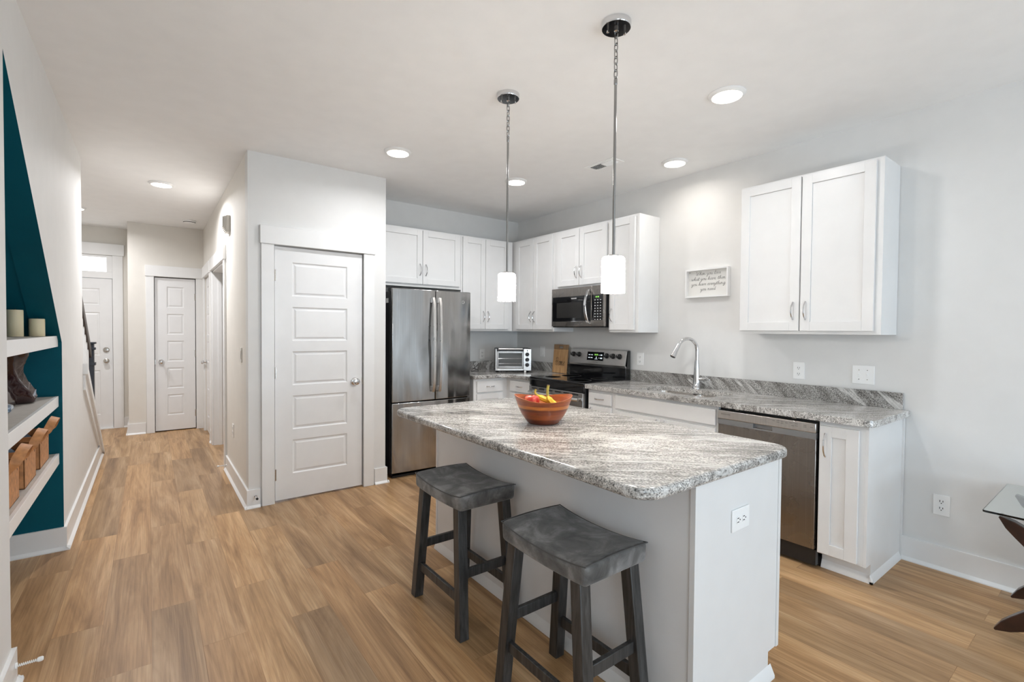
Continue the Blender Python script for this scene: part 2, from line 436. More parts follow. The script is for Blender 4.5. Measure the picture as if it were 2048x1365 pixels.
# ------------------------------------------------------------------ script lettering (single strokes)
GL = {
 'a': (0.62, [[(0.5,0.42),(0.3,0.5),(0.08,0.3),(0.1,0.05),(0.28,0.02),(0.48,0.25),(0.5,0.42),(0.48,0.1),(0.55,0.0),(0.7,0.14)]]),
 'd': (0.64, [[(0.5,0.42),(0.3,0.5),(0.08,0.3),(0.1,0.05),(0.28,0.02),(0.48,0.25),(0.56,1.0),(0.5,0.1),(0.56,0.0),(0.7,0.14)]]),
 'e': (0.5, [[(0.05,0.15),(0.3,0.25),(0.42,0.4),(0.3,0.5),(0.12,0.35),(0.12,0.08),(0.28,0.0),(0.55,0.15)]]),
 'g': (0.6, [[(0.5,0.42),(0.3,0.5),(0.08,0.3),(0.1,0.05),(0.28,0.02),(0.48,0.25),(0.5,0.42),(0.42,-0.3),(0.2,-0.5),(0.1,-0.35),(0.3,-0.1),(0.65,0.15)]]),
 'h': (0.66, [[(0.0,0.1),(0.25,0.6),(0.3,0.98),(0.2,0.9),(0.1,0.0),(0.25,0.4),(0.4,0.5),(0.46,0.35),(0.42,0.05),(0.52,0.0),(0.7,0.14)]]),
 'i': (0.32, [[(0.0,0.1),(0.14,0.48),(0.12,0.06),(0.2,0.0),(0.36,0.14)], [(0.18,0.68),(0.2,0.72)]]),
 'l': (0.4, [[(0.0,0.1),(0.25,0.6),(0.32,0.98),(0.22,0.95),(0.12,0.2),(0.2,0.0),(0.45,0.14)]]),
 'm': (0.95, [[(0.0,0.4),(0.1,0.5),(0.08,0.0),(0.22,0.4),(0.34,0.5),(0.38,0.35),(0.36,0.0),(0.5,0.4),(0.62,0.5),(0.68,0.35),(0.66,0.06),(0.76,0.0),(0.95,0.14)]]),
 'n': (0.66, [[(0.0,0.4),(0.1,0.5),(0.08,0.0),(0.22,0.4),(0.36,0.5),(0.42,0.35),(0.4,0.05),(0.5,0.0),(0.7,0.14)]]),
 'o': (0.54, [[(0.3,0.5),(0.1,0.35),(0.08,0.1),(0.25,0.0),(0.42,0.15),(0.42,0.4),(0.3,0.5),(0.36,0.4),(0.58,0.42)]]),
 'r': (0.46, [[(0.0,0.15),(0.14,0.5),(0.18,0.42),(0.34,0.44),(0.28,0.1),(0.36,0.0),(0.5,0.14)]]),
 't': (0.42, [[(0.0,0.1),(0.24,0.85),(0.16,0.1),(0.24,0.0),(0.45,0.14)], [(0.04,0.56),(0.4,0.6)]]),
 'u': (0.64, [[(0.0,0.3),(0.1,0.5),(0.08,0.12),(0.2,0.0),(0.38,0.2),(0.44,0.5),(0.42,0.08),(0.5,0.0),(0.68,0.14)]]),
 'v': (0.52, [[(0.0,0.4),(0.1,0.5),(0.14,0.1),(0.2,0.0),(0.38,0.3),(0.4,0.5),(0.56,0.42)]]),
 'w': (0.8, [[(0.0,0.35),(0.1,0.5),(0.1,0.1),(0.2,0.0),(0.36,0.2),(0.4,0.48),(0.4,0.1),(0.5,0.0),(0.66,0.25),(0.68,0.5),(0.84,0.42)]]),
 'y': (0.6, [[(0.0,0.3),(0.1,0.5),(0.08,0.15),(0.2,0.02),(0.4,0.25),(0.46,0.5),(0.36,-0.3),(0.16,-0.5),(0.08,-0.35),(0.3,-0.1),(0.62,0.14)]]),
 'W': (1.15, [[(0.0,0.8),(0.12,0.95),(0.2,0.85),(0.2,0.15),(0.3,0.0),(0.52,0.4),(0.6,0.8),(0.58,0.15),(0.68,0.0),(0.92,0.5),(1.0,0.98),(1.08,0.92)]]),
 'H': (1.0, [[(0.1,0.75),(0.2,0.98),(0.28,0.9),(0.16,0.0)], [(0.72,1.0),(0.62,0.5),(0.58,0.0),(0.7,0.05)], [(-0.02,0.4),(0.25,0.55),(0.62,0.45),(0.85,0.55)]]),
 ',': (0.2, [[(0.08,0.05),(0.02,-0.14)]]),
}
def smooth_line(p, k=5):
    out = []
    n = len(p)
    for i in range(n-1):
        p0 = p[max(i-1, 0)]; p1 = p[i]; p2 = p[i+1]; p3 = p[min(i+2, n-1)]
        for j in range(k):
            t = j/k
            out.append(tuple(0.5*((2*p1[c]) + (-p0[c]+p2[c])*t + (2*p0[c]-5*p1[c]+4*p2[c]-p3[c])*t*t + (-p0[c]+3*p1[c]-3*p2[c]+p3[c])*t**3) for c in range(2)))
    out.append(p[-1]); return out
def script_mb(lines, size, T, r, lead=1.5, slant=0.25, wide=1.0):
    mb = MB(); mb.T = T
    y = (len(lines)-1)*lead*size/2
    for ln in lines:
        w = sum((GL[c][0] if c in GL else 0.42) for c in ln)*wide
        x = -w*size/2
        for c in ln:
            if c in GL:
                for st in GL[c][1]:
                    pts = [((x + (px*wide + py*slant)*size), (y + py*size), 0) for px, py in smooth_line(st)]
                    mb.tube(pts, r, 5)
                x += GL[c][0]*wide*size
            else: x += 0.42*wide*size
        y -= lead*size
    return mb

# ================================================================== ROOM SHELL
structure('floor', MB().box(-1.75, 3.9, -3.75, 8.7, -0.1, 0.0), FLOOR)
structure('ceiling', MB().box(-1.75, 3.9, -3.75, 8.7, H, H+0.1), CEIL)
structure('wall_right', MB().box(XW, XW+0.15, -3.6, 4.94, 0, H), WALL)
structure('wall_kitchen_back', MB().box(XP2-0.11, XW, YF, YF+0.15, 0, H), WALL)
# pantry front wall with the door opening
mb = MB()
DX0, DX1, DZ = 0.784, 1.486, 2.030
mb.box(XP1, DX0-0.012, YP, YP+0.11, 0, H); mb.box(DX1+0.012, XP2, YP, YP+0.11, 0, H); mb.box(DX0-0.012, DX1+0.012, YP, YP+0.11, DZ+0.012, H)
structure('wall_pantry', mb, WALL)
structure('wall_pantry_side', MB().box(XP2-0.11, XP2, YP+0.11, YF, 0, H), WALL)
# hall right wall with open doorway and closed door
HD0, HD1 = 5.50, 6.62
HE0, HE1 = 6.92, 7.62
mb = MB()
mb.box(XP1, XP1+0.12, YP+0.11, HD0, 0, H); mb.box(XP1, XP1+0.12, HD1, HE0, 0, H); mb.box(XP1, XP1+0.12, HE1, 7.85, 0, H)
mb.box(XP1, XP1+0.12, HD0, HD1, 2.05, H); mb.box(XP1, XP1+0.12, HE0, HE1, 2.05, H)
structure('wall_hall', mb, HALLWALL)
structure('wall_side_room', MB().box(1.45, 1.53, 4.9, 7.4, 0, H), HALLWALL)
# hall end wall with closet door opening
CX0, CX1, CY = 0.057, 0.506, 7.85
mb = MB()
mb.box(-0.215, CX0-0.01, CY, CY+0.11, 0, H); mb.box(CX1+0.01, XP1+0.12, CY, CY+0.11, 0, H); mb.box(CX0-0.01, CX1+0.01, CY, CY+0.11, 2.05, H)
mb.box(-0.215, -0.105, CY+0.11, 8.5, 0, H)
structure('wall_hall_end', mb, HALLWALL)
structure('wall_closet', MB().box(-0.105, XP1+0.12, CY+0.5, CY+0.58, 0, H), HALLWALL)
structure('wall_closet_side', MB().box(XP1+0.02, XP1+0.12, CY+0.11, CY+0.5, 0, H), HALLWALL)
# entry wall
mb = MB()
FY = 8.5
mb.box(-1.75, -1.32, FY, FY+0.12, 0, H); mb.box(-0.385, -0.105, FY, FY+0.12, 0, H); mb.box(-1.32, -0.385, FY, FY+0.12, 2.345, H)
structure('wall_entry', mb, HALLWALL)
# left wall: pier, slope over the alcove, stair knee wall
PE = 2.600                                    # near edge of the alcove
PZ = 1.361 + (3.934-PE)*0.792
pts = [(-0.80, 0), (PE, 0), (PE, PZ), (3.934, 1.361), (4.03, 1.285), (4.03, 0), (6.86, 0), (6.60, 0.10), (5.19, 1.03), (5.19, H), (-0.80, H)]
mb = MB(); mb.prism(pts, 'x', XL-0.12, XL)
for e in (2, 3, 4): mb.mi[2+e] = 1
mb.box(XL-0.12, XL, -3.6, -2.40, 0, H); mb.box(XL-0.12, XL, -2.40, -0.80, 0, 0.85); mb.box(XL-0.12, XL, -2.40, -0.80, 2.15, H)
structure('wall_left', mb, [WALL, TEAL], smooth=False)
mb = MB()
mb.box(-1.10, XL-0.12, 4.03, 4.13, 0, 1.285)
mb.prism([(PE, 0), (4.03, 0), (4.03, 1.285), (PE, PZ)], 'x', -1.15, -1.08)
structure('wall_alcove', mb, TEAL, smooth=False)
mb = MB(); mb.prism([(PE, PZ), (4.10, 1.24), (4.10, 1.32), (PE, PZ+0.08)], 'x', -1.15, XL-0.12)
structure('ceiling_alcove', mb, TEAL)
structure('wall_alcove_near', MB().box(-1.60, XL-0.12, 2.42, PE, 0, H), WALL)
structure('wall_stair_outer', MB().box(-1.75, -1.60, 2.42, 8.5, 0, H), HALLWALL)
# back of the living area: glazed doors and plain wall
mb = MB()
mb.box(XL, 0.6, -3.72, -3.6, 0, H); mb.box(3.2, XW, -3.72, -3.6, 0, H); mb.box(0.6, 3.2, -3.72, -3.6, 2.2, H); mb.box(0.6, 3.2, -3.72, -3.6, 0, 0.08)
structure('wall_living', mb, WALL)
mb = MB()
for x in (0.6, 1.86, 3.12): mb.box(x, x+0.08, -3.70, -3.62, 0.08, 2.2)
mb.box(0.6, 3.2, -3.70, -3.62, 0.08, 0.16); mb.box(0.6, 3.2, -3.70, -3.62, 2.12, 2.2)
structure('window_1', mb, TRIM)
mb = MB()
for y in (-2.40, -1.63, -0.86): mb.box(XL-0.10, XL-0.05, y, y+0.06, 0.85, 2.15)
mb.box(XL-0.10, XL-0.05, -2.34, -0.86, 0.85, 0.91); mb.box(XL-0.10, XL-0.05, -2.34, -0.86, 2.09, 2.15); mb.box(XL-0.06, XL+0.03, -2.45, -0.75, 0.82, 0.85)
structure('added_window', mb, TRIM)  # made-up window, added to give the left fill light an opening

# ------------------------------------------------------------------ baseboards
BH, BT = 0.140, 0.014
def base_y(mb, x, y0, y1, sgn, e0=0.0, e1=0.0):          # along y, on plane x, sticking out by sgn
    a, b = sorted((x, x+sgn*BT)); mb.box(a, b, y0, y1, 0, BH)
    p, q = x+sgn*BT, x+sgn*(BT+0.016)
    mb.prism([(p, 0.0), (q, 0.0), (q, 0.006), (p, 0.022)], 'y', y0-e0, y1+e1)
def base_x(mb, y, x0, x1, sgn, e0=0.0, e1=0.0):
    a, b = sorted((y, y+sgn*BT)); mb.box(x0, x1, a, b, 0, BH)
    p, q = y+sgn*BT, y+sgn*(BT+0.016)
    mb.prism([(p, 0), (q, 0), (q, 0.006), (p, 0.022)], 'x', x0-e0, x1+e1)
mb = MB(); base_y(mb, XW, -3.6, 0.898, -1)
structure('baseboard_right', mb, TRIM)
mb = MB(); base_y(mb, XL, 4.03, 6.80, 1, 0.029); structure('baseboard_hall_left', mb, TRIM)
mb = MB(); base_x(mb, 4.03, -1.08, XL+BT+0.0002, -1, 0, 0.0155); structure('baseboard_alcove', mb, TRIM)
mb = MB(); base_y(mb, XL, -3.5, PE, 1, 0, 0.029); base_x(mb, PE, -0.54, XL+BT, 1, 0, 0.0155); structure('baseboard_pier', mb, TRIM)
mb = MB(); base_y(mb, XP1, YP, HD0-0.092, -1, 0.029); base_x(mb, YP, XP1-BT, DX0-0.105, -1, 0.0155); structure('baseboard_pantry', mb, TRIM)
mb = MB(); base_x(mb, YP, DX1+0.105, XP2+BT, -1, 0, 0.0155); base_y(mb, XP2, YP, YP+0.05, 1, 0.029); structure('baseboard_pantry_right', mb, TRIM)
mb = MB(); base_x(mb, CY, -0.215-BT, CX0-0.1, -1, 0.0155); base_y(mb, -0.215, CY, FY, -1, 0.029); structure('baseboard_hall_end', mb, TRIM)
mb = MB(); base_x(mb, FY, -0.285, -0.23, -1); structure('baseboard_entry', mb, TRIM)
mb = MB(); base_y(mb, XP1, HD1+0.092, HE0-0.092, -1); structure('baseboard_hall_right', mb, TRIM)

# ------------------------------------------------------------------ door casings
def casing_back(name, x0, x1, zt, F, w=0.095, t=0.019, head=0.14, over=0.022, ear=0.012):
    mb = MB()
    mb.box(x0-w, x0-0.004, F-t, F, 0, zt+0.006); mb.box(x1+0.004, x1+w, F-t, F, 0, zt+0.006)
    mb.box(x0-w-ear, x1+w+ear, F-t-0.010, F, zt+0.006, zt+0.006+head)
    return structure(name, mb, TRIM, bevel=0.002)
casing_back('trim_1', DX0, DX1, DZ, YP, ear=0.008)
casing_back('trim_2', CX0, CX1, 2.045, CY, w=0.09, ear=0.006)
def casing_left(name, y0, y1, zt, F, w=0.09, t=0.019, head=0.14):
    mb = MB()
    mb.box(F-t, F, y0-w, y0-0.004, 0, zt+0.006); mb.box(F-t, F, y1+0.004, y1+w, 0, zt+0.006)
    mb.box(F-t-0.010, F, y0-w-0.012, y1+w+0.012, zt+0.006, zt+0.006+head)
    return structure(name, mb, TRIM, bevel=0.002)
casing_left('trim_3', HD0, HD1, 2.045, XP1)
casing_left('trim_4', HE0, HE1-0.002, 2.045, XP1)
mb = MB()                                                     # jamb lining of the open doorway
mb.box(XP1, XP1+0.12, HD0-0.001, HD0+0.016, 0, 2.045); mb.box(XP1, XP1+0.12, HD1-0.016, HD1+0.001, 0, 2.045); mb.box(XP1, XP1+0.12, HD0, HD1, 2.032, 2.052)
mb.box(XP1+0.05, XP1+0.085, HD1-0.028, HD1-0.014, 0, 2.035)
structure('trim_5', mb, TRIM)
mb = MB()                                                     # entry door casing with head board over the transom
mb.box(-0.393, -0.283, FY-0.02, FY, 0, 2.352); mb.box(-1.42, -1.315, FY-0.02, FY, 0, 2.352)
mb.box(-1.44, -0.268, FY-0.032, FY, 2.352, 2.505)
mb.box(-1.315, -0.393, FY-0.006, FY+0.05, 2.04, 2.128); mb.box(-0.455, -0.393, FY-0.006, FY+0.05, 2.128, 2.345); mb.box(-1.315, -1.25, FY-0.006, FY+0.05, 2.128, 2.345)
mb.box(-1.25, -0.455, FY-0.006, FY+0.05, 2.318, 2.345)
structure('trim_6', mb, TRIM, bevel=0.002)
w = structure('window_2', MB().box(-1.25, -0.455, FY+0.02, FY+0.035, 2.128, 2.318), SKYPANE)

# ------------------------------------------------------------------ doors
def panel_ring(mb, T, a0, a1, z0, z1, d):
    """recessed moulded panel: ogee groove ring and raised field"""
    mb.T = T
    def rect(i, dd): return [(a0+i, dd, z0+i), (a1-i, dd, z0+i), (a1-i, dd, z1-i), (a0+i, dd, z1-i)]
    mb.rings([rect(0, d), rect(0.008, d-0.009), rect(0.016, d-0.009), rect(0.030, d-0.003)], cap0=False, cap1=True)
    mb.T = None
def slab_with_panels(mb, T, a0, a1, z0, z1, d0, d1, panels):
    """door leaf: front face cut into strips around the panels"""
    mb.T = T
    vs = []
    zs = sorted({z0, z1, *[p[2] for p in panels], *[p[3] for p in panels]})
    for i in range(len(zs)-1):
        lo, hi = zs[i], zs[i+1]; mid = (lo+hi)/2
        holes = sorted([(p[0], p[1]) for p in panels if p[2] < mid < p[3]])
        x = a0
        segs = []
        for h0, h1 in holes: segs.append((x, h0)); x = h1
        segs.append((x, a1))
        for s0, s1 in segs: mb.add([(s0, d1, lo), (s1, d1, lo), (s1, d1, hi), (s0, d1, hi)], [(0, 1, 2, 3)])
    mb.add([(a0,d0,z0),(a1,d0,z0),(a1,d0,z1),(a0,d0,z1),(a0,d1,z0),(a1,d1,z0),(a1,d1,z1),(a0,d1,z1)], [(0,3,2,1),(0,1,5,4),(1,2,6,5),(2,3,7,6),(3,0,4,7)])
    mb.T = None
    for p in panels: panel_ring(mb, T, *p, d1)

def knob(parent, T, a, z, d=0.0, mat=CHROME):
    mb = MB()
    prof = [(0.0, 0.0), (0.031, 0.0), (0.032, 0.006), (0.026, 0.010), (0.013, 0.013), (0.011, 0.030), (0.018, 0.034), (0.027, 0.045), (0.029, 0.055), (0.024, 0.064), (0.012, 0.068), (0.0, 0.068)]
    n = 24
    rs = [[T(a + r*math.cos(2*math.pi*i/n), d+h, z + r*math.sin(2*math.pi*i/n)) for i in range(n)] for r, h in prof[1:-1]]
    mb.rings(rs)
    return make('door_knob', mb, mat, parent)

def five_panel(name, a0, a1, zt, F, knob_side, hinge_side, stile=0.125, T=None, zb=0.014):
    T = T or face_back(F)
    mb = MB(); h = (zt - zb - 0.115 - 0.20 - 4*0.085)/5
    panels = []; z = zb + 0.20
    for i in range(5):
        panels.append((a0+stile, a1-stile, z, z+h)); z += h + 0.085
    slab_with_panels(mb, T, a0, a1, zb, zt, -0.035, 0.0, panels)
    o = structure(name, mb, DOORP, smooth=False)
    k = a1-0.065 if knob_side > 0 else a0+0.065
    knob(o, T, k, 0.93)
    hx = a0-0.002 if hinge_side < 0 else a1+0.002
    for z in (0.22, 1.03, 1.80):
        mb = MB(); mb.T = T; mb.tube([(hx, 0.004, z-0.045), (hx, 0.004, z+0.045)], 0.0055, 8); mb.box(hx-0.010, hx+0.010, -0.0015, 0.0015, z-0.044, z+0.044)
        make('hinge', mb, NICKEL, o)
    mb = MB(); mb.T = T; e = a1 if knob_side > 0 else a0
    mb.box(e-0.002, e+0.008, -0.012, 0.001, 0.90, 0.96); make('latch_plate', mb, NICKEL, o)
    return o
five_panel('door_1', DX0+0.004, DX1-0.004, DZ-0.004, YP+0.010, 1, -1, 0.128)
five_panel('door_2', CX0+0.003, CX1-0.003, 2.038, CY+0.010, -1, 1, 0.128)
T = lambda a, d, z: (XP1+0.012-d, a, z)
five_panel('door_3', HE0+0.003, HE1-0.003, 2.038, 0, 1, -1, 0.12, T=T)
# entry door, six panels
T = face_back(FY+0.010)
mb = MB()
ex0, ex1 = -1.310, -0.398
panels = []
for (p0, p1) in ((ex0+0.13, ex0+0.385), (ex1-0.345, ex1-0.13+0.0)):
    panels += [(p0, p1, 0.20, 0.80), (p0, p1, 1.00, 1.58), (p0, p1, 1.68, 1.90)]
slab_with_panels(mb, T, ex0, ex1, 0.012, 2.036, -0.04, 0.0, panels)
d4 = structure('door_4', mb, DOORP, smooth=False)
knob(d4, T, -0.466, 0.925, mat=NICKEL)
mb = MB(); n = 24
mb.rings([[T(-0.466 + r*math.cos(2*math.pi*i/n), h, 1.075 + r*math.sin(2*math.pi*i/n)) for i in range(n)] for r, h in [(0.034, 0), (0.034, 0.012), (0.026, 0.020), (0.014, 0.022)]])
make('deadbolt', mb, NICKEL, d4)
mb = MB(); mb.box(-1.31, -0.39, FY-0.02, FY+0.08, 0, 0.012); mb.box(-0.45, -0.384, FY+0.0525, FY+0.09, 0.012, 2.04); mb.box(-1.33, -1.28, FY+0.0525, FY+0.09, 0.012, 2.04); mb.box(-1.28, -0.45, FY+0.0525, FY+0.09, 1.99, 2.04); structure('trim_7', mb, TRIM)

# ------------------------------------------------------------------ stairs beyond the hall wall
mb = MB()
rn, rs_, ys = 0.265, 0.19, 6.82
for i in range(10):
    y1 = ys - i*rn; y0 = y1 - rn
    mb.box(-1.60, XL-0.125, y0, y1, 0 if i == 0 else i*rs_-0.05, (i+1)*rs_-0.03)
stair = structure('staircase', mb, TRIM)
mb = MB()
for i in range(10):
    y1 = ys - i*rn; y0 = y1 - rn
    mb.box(-1.60, XL-0.125, y0, y1+0.025, (i+1)*rs_-0.03, (i+1)*rs_)
make('tread', mb, PLATE, stair)
# white skirt boards along the sloped top of the knee wall
sl = (0.10-1.03)/(6.60-5.19)
def zline(y, o=0.0): return 1.03 + sl*(y-5.19) + o
mb = MB()
mb.prism([(5.19, zline(5.19, -0.16)), (6.80, max(zline(6.80, -0.16), 0.0)), (6.80, max(zline(6.80, 0.03), 0.02)), (5.19, zline(5.19, 0.045))], 'x', XL, XL+0.016)
mb.prism([(5.172, zline(5.19, -0.03)), (6.86, 0.0), (6.86, 0.03), (5.172, zline(5.19, 0.055))], 'x', XL-0.13, XL+0.032)
structure('trim_8', mb, TRIM)
th = thing('stair_railing', 'dark stained stair handrail with white balusters beside the hall', 'railing', (XL-0.06, 6.1, 0.6))
hs = (1.187-1.638)/(6.881-6.146)
def hz(y): return 1.638 + hs*(y-6.146)
mb = MB(); xr = XL-0.102
mb.prism([(5.20, hz(5.20)-0.11), (6.94, hz(6.94)-0.11), (6.94, hz(6.94)), (5.20, hz(5.20))], 'x', xr-0.03, xr+0.03)
make('handrail', mb, RAILWOOD, th, bevel=0.012)
for y in [5.34+0.132*i for i in range(12)]:
    mb = MB(); mb.box(xr-0.016, xr+0.016, y-0.016, y+0.016, max(zline(y, 0.03), 0.03), hz(y)-0.10); make('baluster', mb, TRIM, th, label='white painted square baluster')
mb = MB(); ny = 7.02
mb.box(xr-0.045, xr+0.045, ny-0.045, ny+0.045, 0, 1.20)
mb.box(xr-0.058, xr+0.058, ny-0.058, ny+0.058, 0.96, 0.99); mb.box(xr-0.058, xr+0.058, ny-0.058, ny+0.058, 1.13, 1.155); mb.box(xr-0.062, xr+0.062, ny-0.062, ny+0.062, 1.195, 1.215)
make('newel_post', mb, NAVY, th, bevel=0.003, label='near-black square newel post with moulded collars')

# ================================================================== ALCOVE SHELVES AND THINGS ON THEM
for nm, z0, z1, lab in (('a', 1.260, 1.324, 'top white floating shelf in the teal alcove, holding candles'),
                        ('b', 0.893, 0.955, 'middle white floating shelf in the teal alcove, under a maroon vase'),
                        ('c', 0.540, 0.602, 'lowest white floating shelf in the teal alcove, holding leather baskets')):
    t = thing('floating_shelf', lab, 'shelf', (-0.75, 3.3, z0), group='floating shelves in the alcove')
    yb = 4.016
    make('shelf_board', MB().box(-1.08, -0.462, PE+0.002, yb, z0, z1), plain('pale_shelf_top', (0.52, 0.49, 0.45), 0.55, noise=0.08, nscale=20) if nm == 'a' else bpy.data.materials['pale_shelf_top'], t, label='grey-beige board')
    make('front_edge', MB().box(-0.462, -0.446, PE+0.002, yb, z0-0.001, z1+0.001), TRIM, t, bevel=0.001, label='white front edge')
def candle(loc, r, h, label):
    t = thing('pillar_candle', label, 'candle', loc, group='pillar candles')
    x, y, z = loc
    mb = MB(); mb.lathe([(r*0.97, 0), (r, 0.002), (r, h-0.003), (r*0.97, h), (r*0.80, h-0.004), (r*0.30, h-0.008)], loc, 40)
    make('wax', mb, CREAM, t)
    mb = MB(); mb.tube([(x, y, z+h-0.009), (x+0.001, y, z+h+0.002), (x+0.003, y, z+h+0.008)], 0.0012, 6); make('wick', mb, BLACK, t)
candle((-0.585, 3.73, 1.325), 0.034, 0.146, 'taller cream pillar candle on the top alcove shelf')
candle((-0.512, 3.83, 1.325), 0.034, 0.100, 'shorter cream pillar candle on the top alcove shelf')

# folded glossy maroon vessel
mb = MB(); rs = []; cx, cy, cz = -0.705, 3.72, 0.956
prof = [(0.000, 0.165), (0.006, 0.180), (0.03, 0.186), (0.07, 0.178), (0.11, 0.160), (0.15, 0.146), (0.19, 0.140), (0.23, 0.150), (0.265, 0.162), (0.292, 0.168)]
n = 96
for h, r in prof:
    ring = []
    for i in range(n):
        a = 2*math.pi*i/n
        tw = a + 2.6*h
        f = 1 + 0.14*math.sin(5*tw) + 0.07*math.sin(11*tw+1.2+8*h) + 0.05*math.sin(3*a-10*h)
        f -= 0.10*abs(math.sin(3.5*tw+0.6))**6
        ring.append((cx + r*f*math.cos(a), cy + r*f*1.05*math.sin(a), cz + h))
    rs.append(ring)
mb.rings(rs)
make('sculptural_vase', mb, MAROON, loc=(cx, cy, cz), label='glossy dark maroon folded vase on the middle alcove shelf', cat='vase', angle=60)
mb = MB(); sx, sy, sz = -0.66, 3.42, 0.9555
rs = []
random.seed(3)
wob = [random.uniform(0.85, 1.12) for _ in range(18)]
for h, k in ((0, 0.92), (0.008, 1.0), (0.024, 0.98), (0.032, 0.86)):
    rs.append([(sx + 0.115*k*wob[i]*math.cos(2*math.pi*i/18), sy + 0.165*k*wob[i]*math.sin(2*math.pi*i/18), sz+h) for i in range(18)])
mb.rings(rs); make('stone_slab', mb, STONE, loc=(sx, sy, sz), label='blue and white polished stone slab lying on the middle alcove shelf', cat='stone', bevel=0.003)

# leather baskets
def basket(y0, y1, label, fill):
    x1, x0, z0, z1 = -0.478, -0.76, 0.603, 0.785
    cx, cy = (x0+x1)/2, (y0+y1)/2
    t = thing('leather_basket', label, 'basket', (cx, cy, z0), group='tan leather baskets on the lowest alcove shelf')
    th_ = 0.006
    mb = MB(); mb.box(x0, x1, y0, y1, z0, z0+th_)
    mb.box(x0, x0+th_, y0, y1, z0, z1); mb.box(x1-th_, x1, y0, y1, z0, z1); mb.box(x0, x1, y0, y0+th_, z0, z1); mb.box(x0, x1, y1-th_, y1, z0, z1)
    make('basket_body', mb, LEATHER, t, bevel=0.002)
    for yy in (y0+0.04, y1-0.04):
        mb = MB(); mb.box(x1, x1+0.001, yy-0.003, yy+0.003, z1-0.05, z1-0.012); make('stitching', mb, LEATHERIN, t)
    # wide strap loop on the hall side, flopped outwards
    mb = MB(); K = 22; vs = []
    lv = Vector((0.36, 0, 0.93)).normalized(); wn = Vector((0.93, 0, -0.36)).normalized()
    root = Vector((x1+0.0045, cy, z1-0.030)); hw = (y1-y0)*0.5-0.055
    for i in range(K+1):
        a = math.pi*i/K; c = math.cos(a); q = math.sin(a)
        up = 0.118*abs(q)**0.75
        p = root + Vector((0, -c*hw*(1+0.25*q), 0)) + lv*up*0.97
        rad = (Vector((0, -c, 0)) + lv*q); rad.normalize()
        wv = wn if q > 0.35 else (wn*(q/0.35) + Vector((0, 1, 0))*(1-q/0.35)).normalized()
        wv = (wn*min(1, q*2.2) + Vector((0, 1 if c > 0 else 1, 0))*(1-min(1, q*2.2)))
        wv.normalize(); tn = rad if q > 0.3 else Vector((1, 0, 0))
        w2 = 0.019
        vs.append([tuple(p - wv*w2 - tn*0.0018), tuple(p + wv*w2 - tn*0.0018), tuple(p + wv*w2 + tn*0.0018), tuple(p - wv*w2 + tn*0.0018)])
    mb.rings(vs)
    make('strap_handle', mb, LEATHER, t)
    if fill:
        mb = MB(); rs = []
        for h, k in ((0.0, 1.0), (0.07, 1.0), (0.125, 0.9), (0.16, 0.6), (0.172, 0.2)):
            rs.append([(cx + (x1-x0)*0.33*k*math.copysign(abs(math.cos(a))**0.6, math.cos(a)) + 0.012*math.sin(7*a+h*40), cy + (y1-y0)*0.30*k*math.copysign(abs(math.sin(a))**0.6, math.sin(a)), z0+0.008+h + 0.012*math.sin(5*a)*(h > 0.1)) for a in [2*math.pi*i/40 for i in range(40)]])
        mb.rings(rs)
        make('folded_cloth', mb, LEATHERWRAP, loc=(cx, cy, z0+0.008), label='blue-grey cloth stuffed in the %s basket' % fill, cat='cloth', group='cloths in the baskets')
basket(3.62, 3.90, 'tan leather basket on the lowest shelf, farthest from the camera', 'far leather')
basket(3.215, 3.495, 'tan leather basket on the lowest shelf, middle of the three', 'middle leather')
basket(2.81, 3.09, 'tan leather basket on the lowest shelf, nearest and cut by the white pier', 'nearest leather')

# door stops on the baseboards
def stop(p, d, label, tipmat, group=True):
    t = thing('door_stop', label, 'door stop', p)
    p = Vector(p); d = Vector(d)
    mb = MB(); mb.tube([p, p+d*0.006], 0.011, 12)
    make('base', mb, CHROME if tipmat is BLACK else PLATE, t)
    mb = MB(); a = Vector((0, 0, 1)); b = d.cross(a); K = 70
    mb.tube([p + d*(0.006+0.055*i/K) + a*0.0045*math.cos(i*0.9) + b*0.0045*math.sin(i*0.9) for i in range(K+1)], 0.0016, 5); make('spring', mb, CHROME if tipmat is BLACK else PLATE, t)
    mb = MB(); mb.tube([p+d*0.060, p+d*0.064, p+d*0.074, p+d*0.078], [0.007, 0.009, 0.009, 0.006], 12); make('rubber_tip', mb, tipmat, t)
stop((0.645, YP-BT-0.0005, 0.088), (0, -1, 0), 'chrome spring door stop with dark tip on the pantry baseboard', BLACK)
stop((XL+BT+0.0005, 2.575, 0.085), (1, 0, 0), 'white spring door stop on the near left pier baseboard', PLATE)
stop((XP1-BT-0.0005, 5.33, 0.06), (-1, 0, 0), 'white spring door stop low on the hall right wall', PLATE)

# ================================================================== CABINETS
def shaker(mb, T, a0, a1, z0, z1, d0, t=0.019, rail=0.058):
    mb.T = T
    mb.box(a0, a0+rail, d0, d0+t, z0, z1); mb.box(a1-rail, a1, d0, d0+t, z0, z1)
    mb.box(a0+rail, a1-rail, d0, d0+t, z0, z0+rail); mb.box(a0+rail, a1-rail, d0, d0+t, z1-rail, z1)
    mb.box(a0+rail, a1-rail, d0, d0+t-0.010, z0+rail, z1-rail)
    mb.T = None
def pull(parent, T, a, z, d, vertical=True, ln=0.112, name='handle'):
    mb = MB(); mb.T = T; K = 14; P = []
    for i in range(K+1):
        u = -1 + 2*i/K
        h = 0.004 + 0.028*(1-abs(u)**2.6)
        P.append((a, d+h, z+u*ln/2) if vertical else (a+u*ln/2, d+h, z))
    mb.tube(P, [0.0065 if (i in (0, K)) else 0.0048 for i in range(K+1)], 8)
    return make(name, mb, CHROME, parent)

